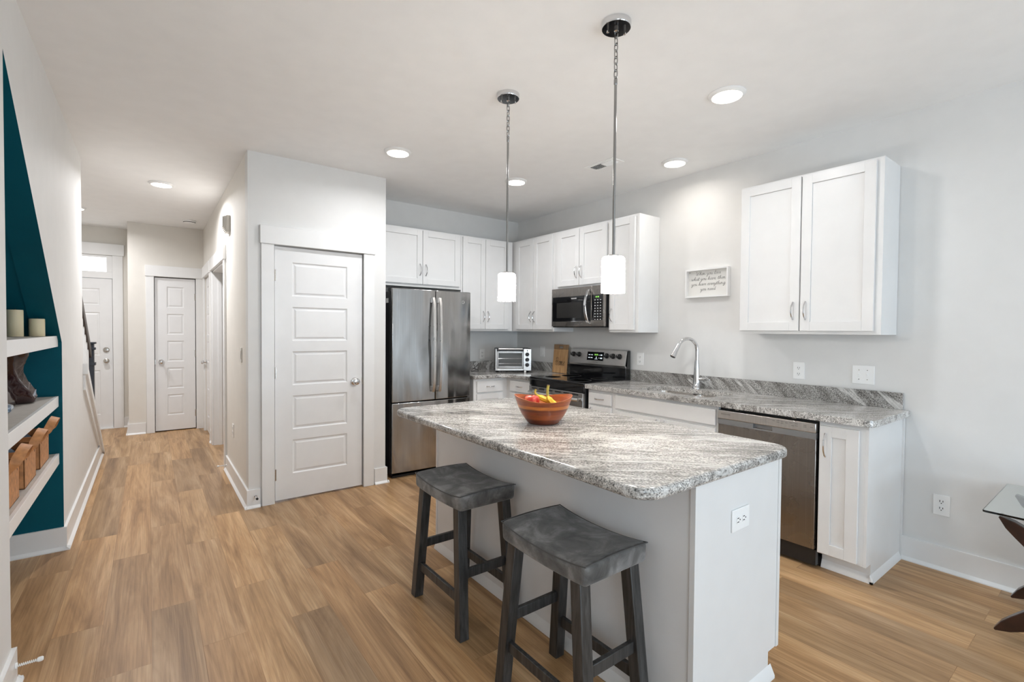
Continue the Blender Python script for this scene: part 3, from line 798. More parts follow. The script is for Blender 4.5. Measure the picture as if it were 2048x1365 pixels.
def wall_cabinet(label, T, a0, a1, z0, z1, depth, doors, handles, group='white upper cabinets', filler=None):
    c = T((a0+a1)/2, -depth/2, z0)
    t = thing('upper_cabinet', label, 'cabinet', c, group=group)
    mb = MB(); mb.T = T; mb.box(a0, a1, -depth, 0, z0, z1); make('body', mb, CAB, t, bevel=0.0012)
    for (d0, d1, dz0, dz1), h in zip(doors, handles):
        mb = MB(); shaker(mb, T, d0, d1, dz0, dz1, 0.001)
        d = make('door', mb, CAB, t, bevel=0.0012)
        if h: pull(d, T, h[0], h[1], 0.020)
    return t
FR, FB_ = XW-0.287, YF-0.297
TR, TB = face_right(FR), face_back(FB_)
ZT, ZB = 2.411, 1.372
D = 0.287-0.003
wall_cabinet('corner upper cabinet on the sink wall, left of the microwave cabinet', TR, 3.785, 4.785, ZB, ZT, D,
             [(4.118, 4.428, ZB+0.022, ZT-0.020), (3.800, 4.112, ZB+0.022, ZT-0.020)], [(4.145, 1.535), (4.085, 1.535)])
wall_cabinet('short upper cabinet directly above the microwave', TR, 3.020, 3.783, 1.812, ZT, D,
             [(3.408, 3.722, 1.835, ZT-0.020), (3.050, 3.402, 1.835, ZT-0.020)], [(3.438, 1.965), (3.372, 1.965)])
wall_cabinet('narrow single-door upper cabinet right of the microwave', TR, 2.690, 3.018, ZB, ZT, D,
             [(2.728, 3.010, ZB+0.022, ZT-0.020)], [(2.975, 1.53)])
wall_cabinet('large two-door upper cabinet alone at the right above the dishwasher', TR, 0.945, 1.790, ZB, ZT, D,
             [(1.386, 1.778, ZB+0.022, ZT-0.014), (0.980, 1.378, ZB+0.022, ZT-0.014)], [(1.420, 1.525), (1.345, 1.525)])
t_ = wall_cabinet('wide short upper cabinet above the refrigerator', TB, XP2+0.004, 2.688, 1.815, ZT-0.006, 0.29,
             [(1.772, 2.226, 1.845, ZT-0.020), (2.231, 2.664, 1.845, ZT-0.020)], [(2.196, 1.990), (2.262, 1.990)])
wall_cabinet('upper cabinet on the refrigerator wall, over the toaster oven', TB, 2.690, 3.385, ZB, ZT-0.006, 0.29,
             [(2.706, 2.996, ZB+0.022, ZT-0.022), (3.001, 3.318, ZB+0.022, ZT-0.022)], [(2.968, 1.535), (3.030, 1.535)])

# end panel trim strip against the wall on the large cabinet
FBX = 3.095
TBR = face_right(FBX)
BTZ = 0.876
def drawer_front(t, T, a0, a1, z0, z1, handle=True, name='drawer'):
    mb = MB(); mb.T = T; mb.box(a0, a1, 0.001, 0.020, z0, z1)
    d = make(name, mb, CAB, t, bevel=0.002)
    if handle: pull(d, T, (a0+a1)/2, (z0+z1)/2, 0.020, vertical=False, ln=0.10)
    return d
def base_cabinet(label, T, a0, a1, depth=0.595, toe=0.105):
    t = thing('base_cabinet', label, 'cabinet', T((a0+a1)/2, -depth/2, 0), group='white base cabinets')
    mb = MB(); mb.T = T; mb.box(a0, a1, -depth, 0, toe, BTZ); mb.box(a0, a1, -depth, -0.075, 0, toe)
    make('body', mb, CAB, t, bevel=0.0015)
    return t
t = base_cabinet('drawer base cabinet between the range and the sink', TBR, 2.668, 2.975)
drawer_front(t, TBR, 2.700, 2.952, 0.752, 0.848)
mb = MB(); shaker(mb, TBR, 2.700, 2.952, 0.130, 0.735, 0.001); d = make('door', mb, CAB, t, bevel=0.0012); pull(d, TBR, 2.92, 0.66, 0.020)
t = thing('base_cabinet', 'wide sink base cabinet with a plain false front under the sink', 'cabinet', TBR(2.21, -0.3, 0), group='white base cabinets')
mb = MB(); mb.T = TBR
mb.box(1.757, 1.775, -0.595, 0, 0.105, BTZ); mb.box(2.649, 2.667, -0.595, 0, 0.105, BTZ); mb.box(1.775, 2.649, -0.02, 0, 0.105, BTZ); mb.box(1.775, 2.649, -0.595, -0.02, 0.105, 0.125)
mb.box(1.757, 2.667, -0.595, -0.075, 0, 0.105); mb.box(1.775, 2.649, -0.595, -0.585, 0.125, BTZ)
make('body', mb, CAB, t, bevel=0.0015)
drawer_front(t, TBR, 1.772, 2.652, 0.744, 0.853, handle=False, name='false_front')
mb = MB(); shaker(mb, TBR, 1.772, 2.206, 0.130, 0.724, 0.001); d = make('door', mb, CAB, t, bevel=0.0012); pull(d, TBR, 2.175, 0.655, 0.020)
mb = MB(); shaker(mb, TBR, 2.210, 2.652, 0.130, 0.724, 0.001); d = make('door', mb, CAB, t, bevel=0.0012); pull(d, TBR, 2.24, 0.655, 0.020)
# end cabinet beside the dishwasher
t = base_cabinet('narrow end base cabinet right of the dishwasher with tall handle', TBR, 0.914, 1.140)
mb = MB(); shaker(mb, TBR, 0.940, 1.131, 0.116, 0.850, 0.001, rail=0.060); d = make('door', mb, CAB, t, bevel=0.0012); pull(d, TBR, 1.100, 0.742, 0.020, ln=0.13)
mb = MB()
mb.prism([(FBX, 0.105), (FBX+0.075, 0.105), (FBX+0.075, 0.0), (XW-0.004, 0.0), (XW-0.004, BTZ), (FBX, BTZ)], 'y', 0.900, 0.914)
mb.box(XW-0.02, XW-0.004, 0.890, 0.900, 0, BTZ)
make('end_panel', mb, CAB, t)
mb = MB(); mb.prism([(0.900, 0), (0.886, 0), (0.886, 0.010), (0.900, 0.045)], 'x', FBX+0.060, XW-0.03); mb.prism([(FBX+0.075, 0), (FBX+0.060, 0), (FBX+0.060, 0.012), (FBX+0.075, 0.045)], 'y', 0.886, 1.14)
make('shoe_moulding', mb, TRIM, t)
# corner base cabinet: two runs meeting in the corner left of the range
t = thing('base_cabinet', 'corner base cabinet with two small drawers, left of the range', 'cabinet', (3.2, 4.4, 0), group='white base cabinets')
mb = MB()
mb.box(2.668, XW-0.004, 4.190, YF-0.004, 0.105, BTZ); mb.box(FBX, XW-0.004, 3.755, 4.190, 0.105, BTZ)
mb.box(2.668, XW-0.004, 4.265, YF-0.004, 0, 0.105); mb.box(FBX+0.075, XW-0.004, 3.755, 4.265, 0, 0.105)
make('body', mb, CAB, t, bevel=0.0015)
TBB = face_back(4.190)
drawer_front(t, TBB, 2.700, 3.030, 0.735, 0.850)
mb = MB(); shaker(mb, TBB, 2.700, 3.030, 0.130, 0.718, 0.001); make('door', mb, CAB, t, bevel=0.0012)
drawer_front(t, TBR, 3.775, 4.110, 0.740, 0.850)
mb = MB(); shaker(mb, TBR, 3.775, 4.110, 0.130, 0.722, 0.001); make('door', mb, CAB, t, bevel=0.0012)

# ------------------------------------------------------------------ granite worktops
def arc(cx, cy, r, a0, a1, n=8):
    return [(cx+r*math.cos(math.radians(a0+(a1-a0)*i/n)), cy+r*math.sin(math.radians(a0+(a1-a0)*i/n))) for i in range(n+1)]
CZ0 = 0.877
CFX = 3.055
# sink counter as a ring of strips around the cutout
def slab_hole(mb, outer_fn, z0, z1): pass
t = thing('granite_worktop', 'grey granite worktop with sink cutout along the right wall', 'worktop', (3.37, 1.9, CZ0), group='granite worktops')
SX0, SX1, SY0, SY1 = 3.165, 3.545, 1.880, 2.520
mb = MB()
y0, y1 = 0.868, 2.982
xs = [CFX, SX0, SX1, XW-0.004]; r = 0.055
outer = arc(CFX+r, y0+r, r, 180, 270, 8)
# strips: right end, left end, front, back, drawn as one manifold sheet top and bottom
bmv = bmesh.new()
def loop(pts, z): return [bmv.verts.new((p[0], p[1], z)) for p in pts]
out = outer + [(XW-0.004, y0), (XW-0.004, y1), (CFX, y1)]
hr = 0.05
def rrect(x0, x1, y0, y1, r, n=5):
    return arc(x0+r, y0+r, r, 180, 270, n) + arc(x1-r, y0+r, r, 270, 360, n) + arc(x1-r, y1-r, r, 0, 90, n) + arc(x0+r, y1-r, r, 90, 180, n)
hole = rrect(SX0, SX1, SY0, SY1, hr)
vo = loop(out, CT); vh = loop(hole, CT)
eo = [bmv.edges.new((vo[i], vo[(i+1) % len(vo)])) for i in range(len(vo))]
eh = [bmv.edges.new((vh[i], vh[(i+1) % len(vh)])) for i in range(len(vh))]
bmesh.ops.triangle_fill(bmv, use_beauty=True, use_dissolve=False, edges=eo+eh)
bmv.verts.index_update()
top = [tuple(v.co) for v in bmv.verts]; fc = [tuple(v.index for v in f.verts) for f in bmv.faces]
bmv.free()
nT = len(top); no = len(out); nh = len(hole)
vs = top + [(p[0], p[1], CZ0) for p in top]
fs = fc + [tuple(i+nT for i in f[::-1]) for f in fc]
fs += [(i, (i+1) % no, nT+(i+1) % no, nT+i) for i in range(no)]
fs += [(no+i, no+(i+1) % nh, nT+no+(i+1) % nh, nT+no+i) for i in range(nh)]
mb.add(vs, fs)
make('slab', mb, GRANITE, t, bevel=0.009, seg=3, angle=50)
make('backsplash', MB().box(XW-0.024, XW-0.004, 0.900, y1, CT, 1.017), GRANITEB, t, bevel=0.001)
t = thing('granite_worktop', 'L-shaped grey granite worktop in the corner under the toaster oven', 'worktop', (3.2, 4.4, CZ0), group='granite worktops')
r = 0.13
out = [(2.650, YF-0.004), (2.650, 4.150)] + [(CFX-r+r*math.cos(math.radians(a)), 4.150-r+r*math.sin(math.radians(a))) for a in (90, 75, 60, 45, 30, 15, 0)] + [(CFX, 3.752), (XW-0.004, 3.752), (XW-0.004, YF-0.004)]
mb = MB(); mb.prism(out, 'z', CZ0, CT); make('slab', mb, GRANITE, t, bevel=0.009, seg=3)
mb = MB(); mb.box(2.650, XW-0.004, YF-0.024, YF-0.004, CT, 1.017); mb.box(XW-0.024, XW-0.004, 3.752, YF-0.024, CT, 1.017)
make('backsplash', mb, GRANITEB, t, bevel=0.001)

# ------------------------------------------------------------------ sink and faucet
t = thing('kitchen_sink', 'undermount double-bowl stainless sink set in the granite worktop', 'sink', ((SX0+SX1)/2, (SY0+SY1)/2, 0.72))
def basin(y0, y1, name):
    mb = MB(); x0, x1 = SX0-0.006, SX1+0.006
    rs = [[(p[0], p[1], z) for p in rrect(x0+i, x1-i, y0+i, y1-i, rr)] for z, i, rr in ((CZ0-0.001, 0.0, 0.06), (0.74, 0.010, 0.06), (0.715, 0.022, 0.05), (0.708, 0.05, 0.04))]
    mb.rings(rs, cap0=False, cap1=True)
    o = make(name, mb, SINKM, t, angle=50)
    m2 = MB(); m2.lathe([(0.042, 0.0), (0.042, 0.003), (0.034, 0.004), (0.030, 0.0005)], ((x0+x1)/2, (y0+y1)/2, 0.709), 24); make('drain', m2, CHROME, o)
basin(SY0-0.006, 2.193, 'bowl'); basin(2.207, SY1+0.006, 'bowl')
t = thing('kitchen_faucet', 'chrome gooseneck pull-down faucet behind the sink', 'faucet', (3.605, 2.245, CT))
fx, fy = 3.605, 2.245
mb = MB(); mb.lathe([(0.034, 0.001), (0.034, 0.006), (0.030, 0.012), (0.027, 0.06), (0.022, 0.15), (0.0165, 0.235)], (fx, fy, CT), 24)
make('body', mb, CHROME, t)
dirv = Vector((-0.86, 0.30, 0)).normalized()
P = [Vector((fx, fy, CT+0.23)), Vector((fx, fy, CT+0.30))]
R_ = 0.095; top = CT+0.315
for i in range(15):
    a = math.pi*(1-i/14*0.86)
    P.append(Vector((fx, fy, top)) + dirv*(R_ + R_*math.cos(a)) + Vector((0, 0, R_*math.sin(a))))
mb = MB(); mb.tube(P, 0.0145, 14); make('spout', mb, CHROME, t)
e = P[-1]; d = (P[-1]-P[-2]).normalized()
mb = MB(); mb.tube([e, e+d*0.02, e+d*0.06, e+d*0.105, e+d*0.108], [0.0155, 0.0165, 0.019, 0.024, 0.021], 18); h = make('spray_head', mb, CHROME, t)
mb = MB(); mb.tube([e+d*0.1085, e+d*0.110], [0.020, 0.019], 18); make('nozzle', mb, BLACK, h)
mb = MB(); mb.tube([(fx, fy-0.012, CT+0.080), (fx+0.002, fy-0.05, CT+0.080), (fx+0.004, fy-0.085, CT+0.080)], [0.013, 0.0125, 0.012], 14)
mb.tube([(fx-0.005, fy-0.080, CT+0.080), (fx-0.02, fy-0.110, CT+0.083), (fx-0.035, fy-0.135, CT+0.085)], [0.009, 0.006, 0.005], 10)
make('lever', mb, CHROME, t)

# ================================================================== APPLIANCES
# refrigerator
FX0, FX1, FYD = 1.771, 2.611, 4.150
t = thing('refrigerator', 'stainless French-door refrigerator with black sides beside the pantry', 'refrigerator', ((FX0+FX1)/2, 4.46, 0))
mb = MB(); mb.box(FX0+0.002, FX1-0.002, FYD+0.075, 4.765, 0.03, 1.735); make('cabinet_body', mb, BLACK, t, bevel=0.004, label='black body')
mb = MB(); mb.box(FX0+0.01, FX1-0.01, FYD+0.05, FYD+0.075, 0.02, 1.75); make('door_gasket', mb, DARK, t)
FSP = 2.2065
def fdoor(x0, x1, z0, z1, name):
    mb = MB(); K = 10
    # slightly bowed front
    cxm = (FX0+FX1)/2; hw = (FX1-FX0)/2
    def bow(x): return FYD + 0.016*((x-cxm)/hw)**2
    fr = [(x0+(x1-x0)*i/K) for i in range(K+1)]
    ring = [(x, bow(x)) for x in fr] + [(x1, FYD+0.050), (x0, FYD+0.050)]
    mb.prism(ring, 'z', z0, z1)
    return make(name, mb, STEELF, t, bevel=0.006, seg=3, angle=25)
dl = fdoor(FX0, FSP-0.003, 0.708, 1.762, 'left_door'); dr = fdoor(FSP+0.003, FX1, 0.708, 1.762, 'right_door')
fz = fdoor(FX0, FX1, 0.050, 0.698, 'freezer_drawer')
def fhandle(x, par):
    mb = MB(); K = 16; rs = []
    for i in range(K+1):
        u = i/K; z = 0.785 + (1.690-0.785)*u
        y = FYD - 0.020 - 0.034*math.sin(math.pi*u)**0.5
        rs.append([(x-0.013, y-0.010, z), (x+0.013, y-0.010, z), (x+0.013, y+0.004, z), (x-0.013, y+0.004, z)])
    mb.rings(rs); mb.box(x-0.011, x+0.011, FYD-0.022, FYD+0.004, 0.790, 0.840); mb.box(x-0.011, x+0.011, FYD-0.022, FYD+0.004, 1.640, 1.688)
    make('handle', mb, STEELL, par, bevel=0.003)
fhandle(FSP-0.034, dl); fhandle(FSP+0.034, dr)
mb = MB(); rs = []
for i in range(17):
    u = i/16; x = FX0+0.07 + (FX1-FX0-0.14)*u; y = FYD - 0.016 - 0.034*math.sin(math.pi*u)**0.5
    rs.append([(x, y-0.010, 0.592), (x, y-0.010, 0.618), (x, y+0.004, 0.618), (x, y+0.004, 0.592)])
mb.rings(rs); mb.box(FX0+0.07, FX0+0.11, FYD-0.020, FYD+0.012, 0.594, 0.616); mb.box(FX1-0.11, FX1-0.07, FYD-0.020, FYD+0.012, 0.594, 0.616)
make('handle', mb, STEELL, fz, bevel=0.003)
mb = MB(); mb.box(FX0+0.02, FX1-0.02, FYD+0.05, FYD+0.085, 0.0, 0.045); make('toe_grille', mb, BLACK, t)
for x in (FX0+0.03, FX1-0.03):
    mb = MB(); mb.box(x-0.028, x+0.028, FYD+0.03, FYD+0.12, 1.736, 1.764); make('hinge_cover', mb, BLACK, t)
mb = MB(); mb.box(FX0+0.0005, FX0+0.0018, 4.262, 4.312, 1.630, 1.672); make('sticker', mb, PAPER, t, label='small white sticker on the black side')
mb = MB(); n = 24; T = lambda a, d, z: (a, FYD+0.0115-d, z)
mb.rings([[T(2.520+r*math.cos(2*math.pi*i/n), h, 1.660+r*math.sin(2*math.pi*i/n)) for i in range(n)] for r, h in ((0.016, 0.0), (0.016, 0.0025), (0.012, 0.0025), (0.0115, 0.0012))])
make('badge', mb, CHROME, dr, label='small round chrome badge')

# range
RY0, RY1, RXF = 2.990, 3.745, 3.060
t = thing('electric_range', 'black and stainless electric range with rear control panel', 'stove', (3.37, 3.37, 0))
mb = MB(); mb.box(RXF+0.012, 3.672, RY0, RY1, 0.05, 0.895); make('oven_body', mb, BLACK, t, bevel=0.002, label='black side panels')
mb = MB(); mb.box(RXF-0.012, 3.610, RY0-0.002, RY1+0.002, 0.895, 0.923); make('cooktop', mb, BLACKGLOSS, t, bevel=0.006, seg=3, label='black ceramic glass top')
mb = MB(); mb.box(RXF-0.010, RXF+0.012, RY0, RY1, 0.838, 0.895); make('vent_band', mb, BLACKGLOSS, t, bevel=0.003)
TS = lambda a, d, z: (RXF-d, a, z)
mb = MB(); mb.T = TS; mb.box(RY0+0.003, RY1-0.003, -0.012, 0.018, 0.225, 0.830)
od = make('oven_door', mb, STEEL, t, bevel=0.004)
mb = MB(); mb.T = TS; mb.box(RY0+0.11, RY1-0.11, 0.0182, 0.0195, 0.33, 0.66); make('oven_window', mb, BLACKGLOSS, od)
for i in range(6):
    mb = MB(); mb.T = TS; mb.box(RY0+0.06+0.115*i, RY0+0.135+0.115*i, 0.0181, 0.0190, 0.806, 0.818); make('vent_slot', mb, DARK, od)
mb = MB(); K = 20; mb.T = TS
mb.tube([(RY0+0.035+(RY1-RY0-0.07)*i/K, 0.045+0.018*math.sin(math.pi*i/K)**0.6, 0.772) for i in range(K+1)], 0.0155, 14)
for a in (RY0+0.055, RY1-0.055): mb.tube([(a, 0.017, 0.772), (a, 0.05, 0.772)], 0.012, 10)
make('oven_handle', mb, STEELL, od)
mb = MB(); mb.T = TS; mb.box(RY0+0.003, RY1-0.003, -0.012, 0.016, 0.06, 0.215); make('warming_drawer', mb, STEEL, t, bevel=0.004)
for (bx, by, br_) in ((3.20, 3.18, 0.10), (3.20, 3.56, 0.08), (3.45, 3.18, 0.08), (3.45, 3.56, 0.10)):
    mb = MB(); mb.lathe([(br_, 0.0), (br_, 0.0004), (br_-0.003, 0.0004), (br_-0.003, 0.0)], (bx, by, 0.9231), 48)
    make('burner_ring', mb, GREYINK, t)
mb = MB(); mb.prism([(3.605, 0.905), (3.672, 0.905), (3.672, 1.196), (3.640, 1.196), (3.625, 1.03), (3.605, 1.03)], 'y', RY0-0.004, RY1+0.004); make('backguard', mb, BLACKGLOSS, t, bevel=0.003, label='black backguard')
# tilted stainless control panel
p0 = Vector((3.596, 0, 1.050)); p1 = Vector((3.622, 0, 1.192)); upv = (p1-p0).normalized(); outv = Vector((-upv.z, 0, upv.x))
TP = lambda a, d, z: tuple(Vector((p0.x, a, p0.z)) + outv*d + upv*z)
PL = (p1-p0).length
mb = MB(); mb.T = TP; mb.box(RY0+0.002, RY1-0.002, -0.012, 0.0, 0.0, PL); mb.T = None
mb.prism([(3.596, 1.050), (3.608, 1.052), (3.640, 1.020), (3.615, 1.018)], 'y', RY0+0.002, RY1-0.002)
mb.prism([(3.622, 1.192), (3.634, 1.190), (3.668, 1.197), (3.660, 1.202)], 'y', RY0+0.002, RY1-0.002)
cp = make('control_panel', mb, STEELP, t, bevel=0.001)
mb = MB(); mb.T = TP; mb.box(3.270, 3.492, 0.0002, 0.002, 0.035, 0.122); disp = make('display', mb, BLACKGLOSS, cp)
mb = MB(); mb.T = TP
for (a0, a1, z0, z1) in ((3.45, 3.475, 0.088, 0.094), (3.415, 3.44, 0.088, 0.094), (3.45, 3.475, 0.058, 0.066), (3.415, 3.44, 0.058, 0.066), (3.36, 3.368, 0.055, 0.074), (3.345, 3.385, 0.048, 0.052), (3.325, 3.333, 0.088, 0.094), (3.288, 3.312, 0.086, 0.098), (3.325, 3.331, 0.058, 0.064), (3.285, 3.312, 0.054, 0.066)):
    mb.box(a0, a1, 0.0021, 0.0024, z0, z1)
make('display_icons', mb, WHITELED, disp)
mb = MB(); mb.T = TP; mb.box(3.346, 3.366, 0.0021, 0.0024, 0.086, 0.102); mb.box(3.372, 3.392, 0.0021, 0.0024, 0.086, 0.102); make('display_segments', mb, GREENLED, disp)
for a in (3.690, 3.608, 3.228, 3.146, 3.066):
    mb = MB(); n = 20
    for (rr, h0, h1) in ((0.026, 0.0005, 0.012), (0.020, 0.012, 0.036)):
        mb.rings([[TP(a+r*math.cos(2*math.pi*i/n), h, 0.088+r*math.sin(2*math.pi*i/n)) for i in range(n)] for r, h in ((rr, h0), (rr, h1-0.003), (rr-0.003, h1))])
    k = make('control_knob', mb, BLACK, cp)
    mb = MB(); mb.T = TP; mb.box(a-0.002, a+0.002, 0.0361, 0.0368, 0.090, 0.106); make('pointer', mb, PALEINK, k)
mb = text_mb('FRIGIDAIRE', 0.014, lambda x, y, z: TP(3.372-x, 0.0006, 0.018+y)); make('lettering', mb, GREYINK, cp)

# microwave
MX, MY0, MY1, MZ0, MZ1 = 3.335, 3.024, 3.742, 1.426, 1.808
t = thing('microwave', 'stainless over-the-range microwave with curved handle and black window', 'microwave', (3.5, 3.37, MZ0))
mb = MB(); mb.box(MX+0.03, XW-0.006, MY0+0.002, MY1-0.002, MZ0+0.004, MZ1-0.001); make('housing', mb, BLACK, t, bevel=0.002, label='black housing')
TM = lambda a, d, z: (MX-d, a, z)
mb = MB(); mb.T = TM
hy = 3.178      # split between door and keypad
mb.box(hy+0.001, MY1, -0.03, 0.0, MZ0, MZ1)
md = make('microwave_door', mb, STEELD, t, bevel=0.003)
mb = MB(); mb.T = TM; mb.box(MY0, hy-0.001, -0.03, 0.0, MZ0, MZ1); ctl = make('keypad_panel', mb, STEELD, t, bevel=0.003)
mb = MB(); mb.T = TM; mb.box(hy+0.012, MY1-0.020, 0.0005, 0.003, MZ0+0.052, MZ1-0.085); win = make('door_window', mb, BLACKGLOSS, md, bevel=0.001)
mb = MB(); mb.T = TM
for (a0, a1, z0, z1) in ((hy+0.010, MY1-0.016, MZ0+0.048, MZ0+0.052), (MY1-0.020, MY1-0.016, MZ0+0.048, MZ1-0.085)): mb.box(a0, a1, 0.0005, 0.004, z0, z1)
make('window_rim', mb, CHROME, md)
mb = MB(); mb.T = TM; mb.box(hy+0.13, MY1-0.08, 0.0032, 0.0036, MZ0+0.085, MZ1-0.145); make('window_screen', mb, plain('dark_screen', (0.022, 0.021, 0.020), 0.25), win)
mb = text_mb('FRIGIDAIRE', 0.0145, lambda x, y, z: TM(3.415-x, 0.0036, MZ1-0.108+y), weight=0.0006); make('lettering', mb, PALEINK, win)
mb = MB(); mb.T = TM; mb.box(MY0+0.016, hy-0.004, 0.0005, 0.003, MZ0+0.058, MZ1-0.085); kp = make('keypad', mb, BLACKGLOSS, ctl)
for r_ in range(8):
    for c_ in range(3):
        a = MY0+0.040+0.034*c_; z = MZ1-0.135-0.026*r_
        mb = MB(); mb.T = TM; mb.box(a-0.007, a+0.007, 0.0031, 0.0034, z-0.003, z+0.003); make('key_legend', mb, PALEINK, kp)
mb = MB(); mb.T = TM; mb.box(MY0+0.060, MY0+0.078, 0.0031, 0.0034, MZ1-0.112, MZ1-0.100); mb.box(MY0+0.084, MY0+0.102, 0.0031, 0.0034, MZ1-0.112, MZ1-0.100); make('clock_segments', mb, GREENLED, kp)
mb = MB(); K = 20; rs = []
for i in range(K+1):
    u = i/K; z = MZ0+0.025+(MZ1-MZ0-0.06)*u; dd = 0.010+0.050*math.sin(math.pi*u)**0.75; a = hy+0.030
    rs.append([TM(a-0.014, dd+0.009, z), TM(a+0.014, dd+0.009, z), TM(a+0.014, dd-0.004, z), TM(a-0.014, dd-0.004, z)])
mb.rings(rs); mb.T = TM
mb.box(hy+0.020, hy+0.040, 0, 0.014, MZ0+0.020, MZ0+0.04); mb.box(hy+0.020, hy+0.040, 0, 0.014, MZ1-0.052, MZ1-0.030)
make('door_handle', mb, CHROME, md, bevel=0.003)
mb = MB(); mb.box(MX+0.01, XW-0.02, MY0+0.01, MY1-0.01, MZ0-0.010, MZ0+0.002); make('bottom_vent', mb, BLACK, t)

# dishwasher
WY0, WY1 = 1.150, 1.752
TD = lambda a, d, z: (3.078-d, a, z)
t = thing('dishwasher', 'stainless dishwasher with light control strip under the worktop', 'dishwasher', (3.4, 1.45, 0))
mb = MB(); mb.box(3.115, 3.64, WY0-0.004, WY1+0.002, 0.10, 0.868); make('tub', mb, BLACK, t)
mb = MB(); mb.T = TD; mb.box(WY0, WY1, -0.030, 0.0, 0.118, 0.772); dd_ = make('door', mb, STEELD, t, bevel=0.004)
mb = MB(); mb.T = TD; mb.box(WY0, WY1, -0.030, 0.008, 0.800, 0.856); cs = make('control_strip', mb, STEELL, t, bevel=0.004)
mb = MB(); mb.T = TD; mb.box(WY0, 1.395, -0.030, 0.004, 0.762, 0.799); mb.box(1.515, WY1, -0.030, 0.004, 0.762, 0.799); mb.box(1.395, 1.515, -0.030, -0.024, 0.762, 0.799); mb.box(1.395, 1.515, -0.024, 0.004, 0.762, 0.770)
make('handle_recess', mb, plain('grey_metal_band', (0.30, 0.305, 0.31), 0.35, 0.6), t, bevel=0.001)
mb = text_mb('FRIGIDAIRE', 0.0125, lambda x, y, z: TD(1.695-x, 0.0085, 0.832+y)); make('lettering', mb, INK, cs)
mb = MB(); mb.T = TD
for a, z in ((1.385, 0.838), (1.36, 0.832), (1.36, 0.842), (1.335, 0.838), (1.335, 0.828), (1.31, 0.836), (1.285, 0.840), (1.275, 0.824), (1.255, 0.838), (1.255, 0.826), (1.208, 0.836), (1.208, 0.828), (1.172, 0.830)):
    mb.box(a-0.008, a+0.008, 0.0081, 0.0084, z-0.0012, z+0.0012)
make('button_marks', mb, GREYINK, cs)
mb = MB(); mb.box(3.095, 3.13, WY0-0.004, WY1+0.002, 0.02, 0.112); mb.box(3.16, 3.2, WY0-0.004, WY1, 0.0, 0.06); make('toe_kick', mb, BLACK, t)
mb = MB()
for y in (1.27, 1.62): mb.box(3.075, 3.15, y-0.012, y+0.012, 0.868, 0.8755)
make('mounting_bracket', mb, NICKEL, t)

# toaster oven standing across the corner
u = Vector((0.342, -0.211, 0)).normalized(); nrm = Vector((u.y, -u.x, 0))            # nrm points to the room
if nrm.y > 0: nrm = -nrm
o0 = Vector((3.055, 4.352, CT))
TT = lambda a, d, z: tuple(o0 + u*a + nrm*d + Vector((0, 0, z)))
t = thing('toaster_oven', 'silver toaster oven standing across the worktop corner', 'toaster oven', tuple(o0 + u*0.2 - nrm*0.13), math.atan2(u.y, u.x))
TWd = 0.400
mb = MB(); mb.T = TT; mb.box(0.004, TWd-0.004, -0.265, -0.010, 0.018, 0.268); make('shell', mb, BLACK, t, bevel=0.006, label='black shell')
mb = MB(); mb.T = TT
mb.box(0.0, 0.016, -0.012, 0.002, 0.020, 0.262); mb.box(0.016, TWd-0.088, -0.012, 0.002, 0.020, 0.044); mb.box(TWd-0.088, TWd, -0.012, 0.002, 0.020, 0.262)
make('front_frame', mb, STEELL, t, bevel=0.003)
mb = MB(); mb.T = TT; mb.box(0.018, 0.034, -0.010, 0.006, 0.046, 0.236); mb.box(TWd-0.104, TWd-0.090, -0.010, 0.006, 0.046, 0.236); mb.box(0.034, TWd-0.104, -0.010, 0.006, 0.046, 0.070); mb.box(0.034, TWd-0.104, -0.010, 0.006, 0.214, 0.236)
fd = make('glass_door', mb, STEEL, t, bevel=0.002)
mb = MB(); mb.T = TT; mb.box(0.034, TWd-0.104, -0.004, -0.001, 0.070, 0.214); make('door_glass', mb, plain('smoky_oven_glass', (0.10, 0.105, 0.105), 0.08, coat=0.4), fd)
mb = MB(); mb.T = TT
for z in (0.098, 0.155): mb.tube([(0.036, -0.0005, z), (TWd-0.106, -0.0005, z)], 0.002, 6)
make('rack', mb, CHROME, fd)
mb = MB(); mb.T = TT; mb.tube([(0.030, 0.038, 0.262), (TWd-0.100, 0.038, 0.262)], 0.009, 14); make('door_handle', mb, STEELL, fd)
mb = MB(); mb.T = TT
for a in (0.026, TWd-0.098): mb.box(a-0.008, a+0.008, 0.0, 0.046, 0.238, 0.272)
make('handle_bracket', mb, BLACK, fd, bevel=0.002)
for z in (0.200, 0.142, 0.084):
    mb = MB(); n = 22
    mb.rings([[TT(TWd-0.046+r*math.cos(2*math.pi*i/n), h, z+r*math.sin(2*math.pi*i/n)) for i in range(n)] for r, h in ((0.020, 0.0025), (0.019, 0.008), (0.014, 0.009), (0.013, 0.020), (0.011, 0.022))])
    k = make('dial', mb, BLACK, t)
    mb = MB(); mb.rings([[TT(TWd-0.046+r*math.cos(2*math.pi*i/n), h, z+r*math.sin(2*math.pi*i/n)) for i in range(n)] for r, h in ((0.024, 0.0021), (0.024, 0.004), (0.0205, 0.004), (0.0205, 0.0021))]); make('dial_ring', mb, CHROME, k)
mb = MB(); mb.T = TT; mb.box(TWd-0.050, TWd-0.042, 0.002, 0.004, 0.234, 0.250); make('indicator', mb, BLACK, t)
for a, d in ((0.03, -0.03), (TWd-0.03, -0.03), (0.03, -0.24), (TWd-0.03, -0.24)):
    mb = MB(); mb.T = TT; mb.tube([(a, d, 0.0005), (a, d, 0.020)], 0.012, 10); make('foot', mb, BLACK, t)
mb = MB(); q = TT(TWd-0.075, 0.055, 0); mb.lathe([(0.011, 0.0005), (0.012, 0.003), (0.012, 0.020), (0.009, 0.023)], q, 18)
